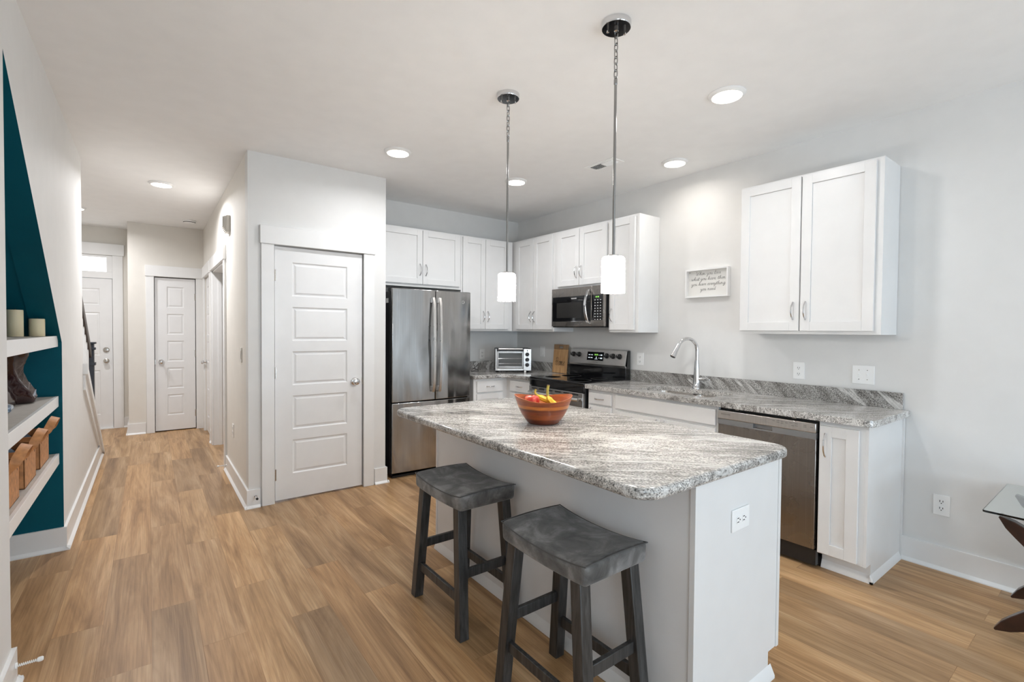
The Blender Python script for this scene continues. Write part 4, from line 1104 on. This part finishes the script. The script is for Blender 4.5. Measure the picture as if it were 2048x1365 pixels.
make('salt_pot', mb, PLATE, loc=q, label='tiny white pot on the worktop in front of the toaster oven', cat='pot')
# bent black and white wire piece behind the refrigerator edge
mb = MB(); wx, wy = 2.96, 4.60
mb.tube([(wx-0.06, wy, CT+0.004), (wx-0.02, wy+0.02, CT+0.004), (wx+0.03, wy-0.01, CT+0.004), (wx+0.05, wy+0.02, CT+0.006), (wx+0.0, wy+0.03, CT+0.03), (wx-0.04, wy+0.01, CT+0.025), (wx-0.01, wy-0.02, CT+0.055), (wx+0.03, wy+0.0, CT+0.085)], 0.0035, 6)
make('cable', mb, BLACK, loc=(wx, wy, CT), label='coiled black cable on the worktop beside the refrigerator', cat='cable')

# cutting board leaning on the backsplash
cb0 = Vector((3.640, 3.765, CT+0.0015)); 
lean = Vector((0.030, 0, 0.300)).normalized(); cn = Vector((-lean.z, 0, lean.x))
a0, a1 = 3.795, 4.024
TC = lambda a, d, z: tuple(Vector((3.612, a, CT+0.0015)) + cn*d + lean*z)
t = thing('cutting_board', 'bamboo cutting board with script lettering leaning beside the range', 'cutting board', (3.62, 3.93, CT))
ol = [(p[0], p[1]) for p in rrect(a0, a1, 0.0, 0.318, 0.018)]
def board_piece(z0, z1, hole):
    mb = MB(); mb.T = TC
    if not hole:
        mb.box(a0, a1, 0.0, 0.014, z0, z1)
    else:
        am = (a0+a1)/2
        mb.box(a0, am-0.034, 0, 0.014, z0, z1); mb.box(am+0.034, a1, 0, 0.014, z0, z1); mb.box(am-0.034, am+0.034, 0, 0.014, z0, 0.274); mb.box(am-0.034, am+0.034, 0, 0.014, 0.294, z1)
    return mb
bd = make('board', board_piece(0.0, 0.262, False), BAMBOO, t, bevel=0.005)
make('grip_band', board_piece(0.262, 0.315, True), BAMBOOD, t, bevel=0.004, label='darker band with grip slot')
mb = script_mb(['Home'], 0.088, lambda x, y, z: TC((a0+a1)/2 - x - 0.003, 0.0145+z, 0.085+y), 0.0017, slant=0.12, wide=0.55); make('lettering', mb, DARKINK, bd)

# ================================================================== ISLAND
IX0, IX1, IY0, IY1 = 1.152, 2.122, 0.872, 2.700
IZ = 0.912
t = thing('kitchen_island', 'white kitchen island base with grey seating side under granite top', 'island', (1.74, 1.8, 0))
GREYP = plain('island_panel_paint', (0.86, 0.86, 0.865), 0.45)
mb = MB(); mb.box(1.450, 2.035, 0.905, 2.690, 0.105, 0.872); mb.box(1.450, 1.960, 0.905, 2.690, 0.0, 0.105); make('body', mb, GREYP, t)
mb = MB(); mb.prism([(1.432, 0), (1.965, 0), (1.965, 0.105), (2.040, 0.105), (2.040, 0.872), (1.432, 0.872)], 'y', 0.890, 0.905)
mb.box(2.022, 2.042, 0.886, 0.890, 0.105, 0.872); mb.box(1.430, 1.450, 0.886, 0.906, 0, 0.872)
make('end_panel', mb, CAB, t, bevel=0.0008)
mb = MB(); mb.box(1.442, 1.450, 0.906, 2.690, 0.0, 0.872); mb.box(1.438, 1.450, 2.676, 2.692, 0, 0.872); make('seating_side_panel', mb, GREYP, t)
mb = MB(); mb.prism([(1.442, 0), (1.426, 0), (1.426, 0.010), (1.442, 0.050)], 'y', 0.886, 2.690)
mb.prism([(0.890, 0), (0.872, 0), (0.872, 0.012), (0.890, 0.05)], 'x', 1.426, 1.985)
make('shoe_moulding', mb, TRIM, t)
for i, (y0, y1) in enumerate(((0.93, 1.51), (1.515, 2.095), (2.10, 2.67))):
    Tf = lambda a, d, z: (2.035+d, a, z)
    mb = MB(); shaker(mb, Tf, y0, y1, 0.13, 0.70, 0.001); make('door', mb, CAB, t)
    mb = MB(); mb.T = Tf; mb.box(y0, y1, 0.001, 0.020, 0.715, 0.86); make('drawer', mb, CAB, t)
mb = MB(); mb.prism(rrect(IX0, IX1, IY0, IY1, 0.085, 10), 'z', 0.873, IZ)
make('island_worktop', mb, GRANITE, loc=((IX0+IX1)/2, (IY0+IY1)/2, 0.873), bevel=0.013, seg=4, angle=50, label='large grey granite island top with rounded corners', cat='worktop', group='granite worktops')

# ------------------------------------------------------------------ stools
def build_stool(cx, cy, label):
    t = thing('bar_stool', label, 'stool', (cx, cy, 0), group='grey saddle bar stools at the island')
    # seat cushion: saddle top
    NX, NY = 10, 18; hx, hy = 0.157, 0.228
    def ztop(x, y):
        e = min(1, (1-abs(x)**8))
        return 0.632 + 0.020*abs(y)**2.2 - 0.006*x*x
    mb = MB(); vs = []; fs = []
    for j in range(NY+1):
        for i in range(NX+1):
            x = -1+2*i/NX; y = -1+2*j/NY
            vs.append((cx+x*hx, cy+y*hy, ztop(x, y)))
    nT = len(vs)
    for j in range(NY):
        for i in range(NX):
            a = j*(NX+1)+i; fs.append((a, a+1, a+NX+2, a+NX+1))
    for j in range(NY+1):
        for i in range(NX+1):
            x = -1+2*i/NX; y = -1+2*j/NY
            vs.append((cx+x*hx*0.985, cy+y*hy*0.985, 0.560 + 0.010*abs(y)**2))
    for j in range(NY):
        for i in range(NX):
            a = nT+j*(NX+1)+i; fs.append((a, a+NX+1, a+NX+2, a+1))
    bd_ = [i for i in range(NX+1)] + [(j)*(NX+1)+NX for j in range(1, NY+1)] + [NY*(NX+1)+i for i in range(NX-1, -1, -1)] + [j*(NX+1) for j in range(NY-1, 0, -1)]
    for k in range(len(bd_)):
        a, b = bd_[k], bd_[(k+1) % len(bd_)]
        fs.append((a, nT+a, nT+b, b))
    mb.add(vs, fs)
    s = make('seat', mb, SUEDE, t, bevel=0.019, seg=4, angle=60)
    mb = MB(); per = []
    for k in range(len(bd_)):
        i = bd_[k] % (NX+1); j = bd_[k] // (NX+1); x = -1+2*i/NX; y = -1+2*j/NY
        per.append((cx+x*(hx-0.003), cy+y*(hy-0.003), ztop(x, y)-0.0055))
    mb.tube(per, 0.0022, 6, closed=True); make('piping', mb, plain('grey_piping', (0.09, 0.087, 0.084), 0.8) if 'grey_piping' not in bpy.data.materials else bpy.data.materials['grey_piping'], s)
    # splayed square legs
    w = 0.0235
    legs = {}
    for sx in (-1, 1):
        for sy in (-1, 1):
            tx, ty, bx, by = cx+sx*0.122, cy+sy*0.170, cx+sx*0.141, cy+sy*0.225
            legs[(sx, sy)] = (Vector((tx, ty, 0.575)), Vector((bx, by, 0.0)))
            mb = MB()
            mb.rings([[(x-w, y-w, z), (x+w, y-w, z), (x+w, y+w, z), (x-w, y+w, z)] for x, y, z in ((bx, by, 0.0), (tx, ty, 0.575))])
            make('leg', mb, STOOLWOOD, t, bevel=0.003)
    def at_z(k, z):
        a, b = legs[k]; f = (z-b.z)/(a.z-b.z); return b + (a-b)*f
    def bar(k0, k1, z, hw=0.009, hh=0.021):
        p, q = at_z(k0, z), at_z(k1, z); d = (q-p).normalized(); s_ = Vector((-d.y, d.x, 0))
        p2, q2 = p + d*w*0.96, q - d*w*0.96
        mb = MB(); mb.rings([[tuple(c + s_*a*hw + Vector((0, 0, b*hh))) for a, b in ((-1, -1), (1, -1), (1, 1), (-1, 1))] for c in (p2, q2)])
        make('stretcher', mb, STOOLWOOD, t, bevel=0.002)
    bar((-1, -1), (-1, 1), 0.165); bar((1, -1), (1, 1), 0.165); bar((-1, -1), (1, -1), 0.275); bar((-1, 1), (1, 1), 0.275)
    return t
st = build_stool(1.247, 2.045, 'grey suede saddle stool at the island, farther one near the refrigerator')
dup(st, (1.237, 1.270, 0), 0.0, 'grey suede saddle stool at the island, nearer one in front')

# ------------------------------------------------------------------ fruit bowl
bx, by, bz = 1.596, 1.848, IZ-0.0005
mb = MB(); n = 64; rs = []
def rimz(a): return 0.133 + 0.011*math.cos(2*(a+0.60))
outer = [(0.066, 0.0), (0.073, 0.002), (0.088, 0.018), (0.108, 0.048), (0.125, 0.082), (0.137, 0.116), (0.1475, 1)]
inner = [(0.1425, 1), (0.131, 0.116), (0.118, 0.082), (0.100, 0.050), (0.074, 0.022), (0.04, 0.012), (0.006, 0.010)]
for prof in (outer, inner):
    for r, h in prof:
        ring = []
        for i in range(n):
            a = 2*math.pi*i/n
            k = rimz(a)/0.133
            z = rimz(a) if h == 1 else h*(1 + (k-1)*(h/0.133))*0.90
            ring.append((bx+r*math.cos(a), by+r*math.sin(a), bz+0.0005+z))
        rs.append(ring)
mb.rings(rs)
make('fruit_bowl', mb, BOWL, loc=(bx, by, bz), label='banded reddish-brown wooden fruit bowl with wavy rim on the island', cat='bowl')
def inb(r, f, z): return (bx + 0.8*r + 0.6*f, by - 0.6*r + 0.8*f, bz + z - 0.012)
ax_, ay_, az_ = inb(-0.058, 0.0, 0.122)
mb = MB(); rs = []
for k in range(1, 18):
    th_ = math.pi*k/18; r = 0.040*math.sin(th_)*(1+0.10*math.cos(th_)); z = 0.037*math.cos(th_) - 0.012*math.exp(-((th_)/0.45)**2) + 0.008*math.exp(-((math.pi-th_)/0.4)**2)
    rs.append([(ax_+r*math.cos(2*math.pi*i/28), ay_+r*math.sin(2*math.pi*i/28), az_+z) for i in range(28)])
mb.rings(rs[::-1])
ap = thing('apple', 'red and yellow apple at the left in the wooden bowl', 'apple', (ax_, ay_, az_)); make('flesh', mb, APPLE, ap)
mb = MB(); mb.tube([(ax_, ay_, az_+0.024), (ax_+0.002, ay_, az_+0.036), (ax_+0.006, ay_+0.002, az_+0.044)], 0.0016, 6); make('stem', mb, BROWNTIP, ap)
def banana(P, label, rad=0.017, stem=0.04):
    t = thing('banana', label, 'banana', tuple(P[0]), group='bananas in the bowl')
    pts = []
    for i in range(len(P)-1):
        for j in range(6):
            tt = j/6; p0 = Vector(P[max(i-1, 0)]); p1 = Vector(P[i]); p2 = Vector(P[i+1]); p3 = Vector(P[min(i+2, len(P)-1)])
            pts.append(0.5*((2*p1)+(-p0+p2)*tt+(2*p0-5*p1+4*p2-p3)*tt*tt+(-p0+3*p1-3*p2+p3)*tt**3))
    pts.append(Vector(P[-1])); K = len(pts)-1
    cut = int(K*0.66)
    rr = [rad*min(1.0, 0.35+ (i/K)*4.5) * (1.0 if i < K*0.50 else max(0.40, 1-((i/K-0.50)/0.22))) for i in range(K+1)]
    mb = MB(); mb.tube(pts[:cut+1], rr[:cut+1], 7); make('skin', mb, BANANA, t)
    mb = MB(); mb.tube(pts[cut:K], rr[cut:K], 7); make('stem', mb, BANANASTEM, t)
    mb = MB(); mb.tube(pts[K-1:], [rr[K]*1.25, rr[K]*1.0], 7); make('tip', mb, BROWNTIP, t)
banana([inb(0.058, 0.036, 0.094), inb(0.036, 0.046, 0.116), inb(0.006, 0.052, 0.128), inb(-0.022, 0.054, 0.142), inb(-0.040, 0.052, 0.160), inb(-0.034, 0.052, 0.178)], 'banana lying at the left in the bowl, stem leaning right', 0.015)
banana([inb(0.068, -0.012, 0.088), inb(0.054, -0.016, 0.108), inb(0.034, -0.018, 0.126), inb(0.022, -0.018, 0.148), inb(0.020, -0.018, 0.180), inb(0.024, -0.018, 0.208)], 'banana whose stem stands straight up out of the bowl', 0.017)

# ================================================================== LIGHTS ON THE CEILING
def pendant(x, y, label):
    t = thing('pendant_lamp', label, 'lamp', (x, y, 1.55), group='pendant lamps over the island')
    mb = MB(); mb.lathe([(0.064, 0.0), (0.064, -0.022), (0.062, -0.025), (0.0612, -0.0252)], (x, y, H-0.0005), 40); cn_ = make('canopy', mb, CHROME, t)
    mb = MB(); mb.lathe([(0.0612, 0.0), (0.061, -0.0012)], (x, y, H-0.0255), 40); make('canopy_plate', mb, BLACKGLOSS, cn_, label='dark mirror underside')
    for s in (-1, 1):
        mb = MB(); mb.lathe([(0.0045, 0), (0.0045, -0.014), (0.0055, -0.014), (0.0055, -0.020), (0.003, -0.022)], (x+s*0.034, y-s*0.018, H-0.0265), 12); make('screw', mb, CHROME, cn_)
    mb = MB(); mb.lathe([(0.010, 0), (0.010, -0.010), (0.005, -0.014)], (x, y, H-0.0265), 14); make('loop_cap', mb, CHROME, t)
    zt, zb, nl = H-0.036, 2.492, 7
    step = (zt-zb)/nl; ch = MB()
    for i in range(nl):
        zc = zt - step*(i+0.5); hl = step*0.5+0.0045; wl = 0.0085
        P = []
        for k in range(16):
            a = 2*math.pi*k/16
            o = wl*math.copysign(abs(math.cos(a))**0.7, math.cos(a)); v = hl*math.sin(a)
            P.append((x+o, y, zc+v) if i % 2 else (x+0.3*0, y+o, zc+v))
        ch.tube(P, 0.0026, 6, closed=True)
    make('chain', ch, RODM, t)
    mb = MB(); P = [(x+0.008*math.cos(a), y, 2.487+0.008*math.sin(a)) for a in [2*math.pi*k/14 for k in range(14)]]; mb.tube(P, 0.002, 6, closed=True)
    mb.lathe([(0.0080, 0), (0.0080, -0.02), (0.0062, -0.024)], (x, y, 2.482), 12)
    mb.lathe([(0.0062, 0), (0.0062, -0.745)], (x, y, 2.460), 12)
    make('rod', mb, RODM, t)
    mb = MB(); mb.lathe([(0.006, 0.008), (0.024, 0.006), (0.026, 0.0)], (x, y, 1.710), 24); make('cap', mb, CHROME, t)
    mb = MB(); mb.lathe([(0.026, 0.160), (0.043, 0.158), (0.049, 0.152), (0.051, 0.142), (0.0515, 0.0), (0.0490, 0.0), (0.0485, 0.14), (0.026, 0.154)], (x, y, 1.550), 40)
    make('lamp_shade', mb, LAMPGLASS, t, label='lit white opal glass cylinder')
    l = bpy.data.lights.new('bulb_light', 'POINT'); l.energy = PW['bulb']; l.color = (1.0, 0.91, 0.80); l.shadow_soft_size = 0.03
    lo = bpy.data.objects.new('bulb_light', l); COL.objects.link(lo); lo.location = (x, y, 1.60)
pendant(1.645, 2.235, 'chrome pendant lamp with lit white shade, the farther of two over the island')
pendant(1.636, 1.432, 'chrome pendant lamp with lit white shade, the nearer of two over the island')

def downlight(x, y, label, power, col=(0.96, 0.975, 1.0), dm=None):
    t = thing('ceiling_light', label, 'light', (x, y, H-0.02), group='round flush ceiling lights')
    mb = MB(); mb.lathe([(0.100, 0.0), (0.100, -0.004), (0.090, -0.014), (0.080, -0.017), (0.0785, -0.014)], (x, y, H-0.0005), 44); make('trim_ring', mb, TRIM, t)
    mb = MB(); mb.lathe([(0.0785, 0.0), (0.078, -0.006), (0.05, -0.010), (0.004, -0.011)], (x, y, H-0.012), 40); make('diffuser', mb, dm or DISC, t, label='glowing white diffuser')
    l = bpy.data.lights.new('downlight_beam', 'AREA'); l.shape = 'DISK'; l.size = 0.15; l.energy = power; l.color = col; l.spread = math.radians(165)
    lo = bpy.data.objects.new('downlight_beam', l); COL.objects.link(lo); lo.location = (x, y, H-0.030)
KP = PW['down']
DISCH = emissive('lit_hall_diffuser', (1.0, 0.93, 0.82), PW['hdisc'])
downlight(1.511, 3.455, 'round flush ceiling light in front of the pantry', KP)
downlight(2.646, 3.468, 'round flush ceiling light between the refrigerator and the range', KP)
downlight(3.337, 2.300, 'round flush ceiling light closest to the sink wall', PW['l3'], (1.0, 0.955, 0.90))
downlight(2.616, 1.470, 'largest-looking round flush ceiling light, right of the near pendant', PW['l4'])
downlight(0.100, 5.592, 'round flush ceiling light in the hall', PW['hall'], (0.98, 0.98, 1.0), dm=DISCH)
downlight(-0.66, 7.30, 'round flush ceiling light in the entry, hidden behind the left wall edge', PW['entry'], (0.98, 0.98, 1.0), dm=DISCH)

# ceiling vent
t = thing('ceiling_vent', 'white rectangular ceiling air vent with louvres behind the near pendant rod', 'vent', (2.94, 2.68, H))
vx0, vx1, vy0, vy1 = 2.865, 3.005, 2.530, 2.830
mb = MB(); mb.box(vx0, vx1, vy0, vy0+0.03, H-0.006, H-0.0005); mb.box(vx0, vx1, vy1-0.03, vy1, H-0.006, H-0.0005); mb.box(vx0, vx0+0.03, vy0+0.03, vy1-0.03, H-0.006, H-0.0005); mb.box(vx1-0.03, vx1, vy0+0.03, vy1-0.03, H-0.006, H-0.0005)
make('frame', mb, PLATE, t, bevel=0.001)
mb = MB(); mb.box(vx0+0.03, vx1-0.03, vy0+0.03, vy1-0.03, H-0.002, H-0.0005); make('backing', mb, DARK, t)
mb = MB()
for i in range(14):
    y = vy0+0.034+0.0166*i; s = 0.010 if i < 7 else -0.010
    mb.prism([(y, H-0.0025), (y+0.002, H-0.0025), (y+0.002+s, H-0.012), (y+s, H-0.012)], 'x', vx0+0.03, vx1-0.03)
make('louvres', mb, PLATE, t)
# smoke detector in hall
t = thing('smoke_detector', 'white round smoke detector on the hall ceiling', 'smoke detector', (0.412, 7.284, H))
mb = MB(); mb.lathe([(0.070, -0.0005), (0.070, -0.012), (0.062, -0.030), (0.050, -0.034), (0.01, -0.035)], (0.412, 7.284, H), 36); make('case', mb, PLATE, t)
mb = MB(); mb.lathe([(0.0645, -0.020), (0.0665, -0.022), (0.0635, -0.0275), (0.061, -0.026)], (0.412, 7.284, H), 36); make('slot_ring', mb, DARK, t)

# ================================================================== WALL PLATES
def outlet(T, a, z, label, group='white duplex outlets', horizontal=False, kind='duplex'):
    t = thing('wall_outlet', label, 'outlet', T(a, 0, z), group=group)
    w, h = (0.060, 0.040) if horizontal else (0.038, 0.060)
    mb = MB(); mb.T = T; mb.box(a-w, a+w, 0.0004, 0.006, z-h, z+h); make('cover_plate', mb, PLATE, t, bevel=0.002)
    if kind == 'duplex':
        for s in (-1, 1):
            ca, cz = (a+s*0.020, z) if horizontal else (a, z+s*0.020)
            mb = MB(); n = 20
            mb.rings([[T(ca+0.0165*math.copysign(min(abs(math.cos(q)), 0.86), math.cos(q)), dd, cz+0.0165*math.copysign(min(abs(math.sin(q)), 0.86), math.sin(q))) for q in [2*math.pi*i/n for i in range(n)]] for dd in (0.0062, 0.0080)])
            sk = make('socket', mb, PLATE, t)
            mb = MB(); mb.T = T
            if horizontal: sl_ = ((-0.004, 0.007, 0.006, 0.0015), (-0.004, -0.007, 0.006, 0.0015))
            else: sl_ = ((0.007, 0.004, 0.0015, 0.006), (-0.007, 0.004, 0.0015, 0.005))
            for (da, dz, ww, hh) in sl_: mb.box(ca+da-ww, ca+da+ww, 0.0080, 0.0083, cz+dz-hh, cz+dz+hh)
            da, dz = (0.008, 0) if horizontal else (0, -0.008)
            mb.box(ca+da-0.0025, ca+da+0.0025, 0.0080, 0.0083, cz+dz-0.0025, cz+dz+0.0025)
            make('slots', mb, DARK, sk)
    else:
        mb = MB(); mb.T = T; mb.box(a-0.0165, a+0.0165, 0.0061, 0.0085, z-0.034, z+0.034); sk = make('socket', mb, PLATE, t, bevel=0.001)
        mb = MB(); mb.T = T
        for s in (-1, 1):
            for da in (-0.006, 0.006): mb.box(a+da-0.0012, a+da+0.0012, 0.0085, 0.0088, z+s*0.021-0.005, z+s*0.021+0.005)
            mb.box(a-0.0022, a+0.0022, 0.0085, 0.0088, z+s*0.021-0.012, z+s*0.021-0.008)
        make('slots', mb, DARK, sk)
    return t
TWR = face_right(XW); TWB = face_back(YF)
outlet(TWR, 2.886, 1.122, 'white duplex outlet right of the range', 'white wall outlets', kind='gfci')
outlet(TWR, 1.500, 1.112, 'white outlet above the backsplash over the dishwasher', 'white wall outlets', kind='gfci')
outlet(TWR, 0.712, 0.379, 'white duplex outlet low on the right wall beside the glass table', 'white wall outlets')
outlet(TWB, 3.165, 1.098, 'white duplex outlet between the refrigerator and the toaster oven', 'white wall outlets', kind='gfci')
outlet(face_back(0.890), 1.722, 0.700, 'white duplex outlet turned sideways on the island end panel', 'white wall outlets', horizontal=True)
outlet(lambda a, d, z: (XP1-d, a, z), 4.95, 0.46, 'white outlet low on the hall right wall', 'white wall outlets')
def toggles(T, a, z, label, k, mat=PLATE, rocker=False):
    t = thing('light_switch', label, 'light switch', T(a, 0, z), group='light switches')
    w = 0.038 + 0.023*(k-1)
    mb = MB(); mb.T = T; mb.box(a-w, a+w, 0.0004, 0.006, z-0.060, z+0.060); make('cover_plate', mb, mat, t, bevel=0.002)
    for i in range(k):
        ca = a + (i-(k-1)/2)*0.046
        mb = MB(); mb.T = T
        if rocker: mb.box(ca-0.0165, ca+0.0165, 0.006, 0.009, z-0.033, z+0.033)
        else: mb.box(ca-0.005, ca+0.005, 0.006, 0.008, z-0.012, z+0.012); mb.box(ca-0.0042, ca+0.0042, 0.008, 0.017, z+0.002, z+0.009)
        make('toggle', mb, mat, t, bevel=0.001)
        mb = MB(); mb.T = T
        for s in (-1, 1): mb.tube([(ca, 0.006, z+s*0.030), (ca, 0.0068, z+s*0.030)], 0.003, 8)
        if not rocker: make('screw', mb, NICKEL, t)
    return t
toggles(TWR, 1.113, 1.112, 'white double toggle light switch near the worktop end', 2)
toggles(TWR, 4.300, 1.137, 'white rocker switch plate between toaster oven and cutting board', 1, rocker=True)
toggles(lambda a, d, z: (XP1-d, a, z), 4.46, 1.163, 'ivory light switch on the hall right wall', 1, PLATE2, rocker=True)
# door chime box on hall wall
t = thing('door_chime', 'ivory ribbed door chime box high on the hall right wall', 'door chime', (XP1, 5.155, 2.34))
TH = lambda a, d, z: (XP1-d, a, z)
mb = MB(); mb.T = TH; mb.box(5.09, 5.22, 0.0005, 0.030, 2.262, 2.415); make('case', mb, PLATE2, t, bevel=0.004)
mb = MB(); mb.T = TH
for i in range(5):
    o = 0.006*i; mb.box(5.095+o, 5.215-o, 0.030+0.006*i, 0.036+0.006*i, 2.262+0.012*i, 2.412-0.002*i)
make('ribbed_cover', mb, PLATE2, t, bevel=0.002)

# quote sign in a white shadow box
SGX = XW-0.040
t = thing('framed_sign', 'small white box-frame sign with grey script quote above the sink', 'sign', (XW, 2.21, 1.787))
TSG = face_right(XW)
y0, y1, z0, z1 = 2.018, 2.400, 1.668, 1.907
mb = MB(); mb.T = TSG
mb.box(y0, y0+0.014, 0.001, 0.040, z0, z1); mb.box(y1-0.014, y1, 0.001, 0.040, z0, z1); mb.box(y0+0.014, y1-0.014, 0.001, 0.040, z0, z0+0.014); mb.box(y0+0.014, y1-0.014, 0.001, 0.040, z1-0.014, z1)
make('frame', mb, TRIM, t, bevel=0.001)
mb = MB(); mb.T = TSG; mb.box(y0+0.014, y1-0.014, 0.001, 0.008, z0+0.014, z1-0.014); cdn = make('card', mb, PAPER, t)
mb = script_mb(['When you love', 'what you have, then', 'you have everything', 'you need'], 0.0295, lambda x, y, z: TSG((y0+y1)/2 - x, 0.0086+z, (z0+z1)/2+0.004+y), 0.00085, lead=1.45, wide=1.0)
make('lettering', mb, INK, cdn)
mb = MB(); mb.T = TSG; mb.tube([(y1-0.030, 0.009, z1-0.026), (y1-0.022, 0.009, z1-0.022)], 0.002, 6); mb.tube([(y0+0.028, 0.009, z0+0.022), (y0+0.022, 0.009, z0+0.028)], 0.002, 6); make('corner_marks', mb, INK, cdn)

# ================================================================== GLASS SIDE TABLE
t = thing('side_table', 'glass-topped side table with crossed dark cherry legs at the right edge', 'table', (3.3, 0.08, 0))
GX0, GX1, GY0, GY1, GZ = 3.000, 3.640, -0.290, 0.440, 0.578
mb = MB(); mb.prism(rrect(GX0, GX1, GY0, GY1, 0.012, 4), 'z', GZ, GZ+0.010); make('glass_top', mb, GLASS, t, bevel=0.002, label='clear glass top with greenish edge')
def leg_board(xc, flip):
    # boat-shaped board in the y-z plane from foot to top, slightly bowed
    mb = MB(); K = 18; up = []; lo = []
    ya, yb = (0.395, -0.245) if not flip else (-0.245, 0.395)
    for i in range(K+1):
        u = i/K; y = ya + (yb-ya)*u; zc = 0.02 + (GZ-0.075)*u + 0.03
        hw = 0.050*math.sin(math.pi*min(max(u, 0.0), 1.0))**0.55 + 0.004
        dx, dz = (yb-ya), (GZ-0.075); l = math.hypot(dx, dz); ny, nz = -dz/l, dx/l
        if nz < 0: ny, nz = -ny, -nz
        up.append((y+ny*hw, min(max(zc+nz*hw, 0.002), GZ-0.003))); lo.append((y-ny*hw, min(max(zc-nz*hw, 0.0), GZ-0.006)))
    vs = []
    for (p, q) in zip(lo, up):
        x0, x1 = xc-0.020, xc+0.020
        vs.append([(x0, p[0], p[1]), (x1, p[0], p[1]), (x1, q[0], q[1]), (x0, q[0], q[1])])
    mb.rings(vs); return mb
for xc in (3.075, 3.515):
    for off, fl in ((-0.021, False), (0.021, True)):
        l = make('crossed_leg', leg_board(xc+off, fl), DARKWOODT, t, bevel=0.003, angle=40)
    for y, z in ((0.30, 0.49),):
        mb = MB(); mb.tube([(xc-0.0005, y, z), (xc-0.006, y, z)], 0.008, 12); make('bolt', mb, NICKEL, t)
mb = MB(); mb.tube([(3.116, 0.075, 0.285), (3.474, 0.075, 0.285)], 0.018, 14); make('cross_rod', mb, DARKWOODT, t)
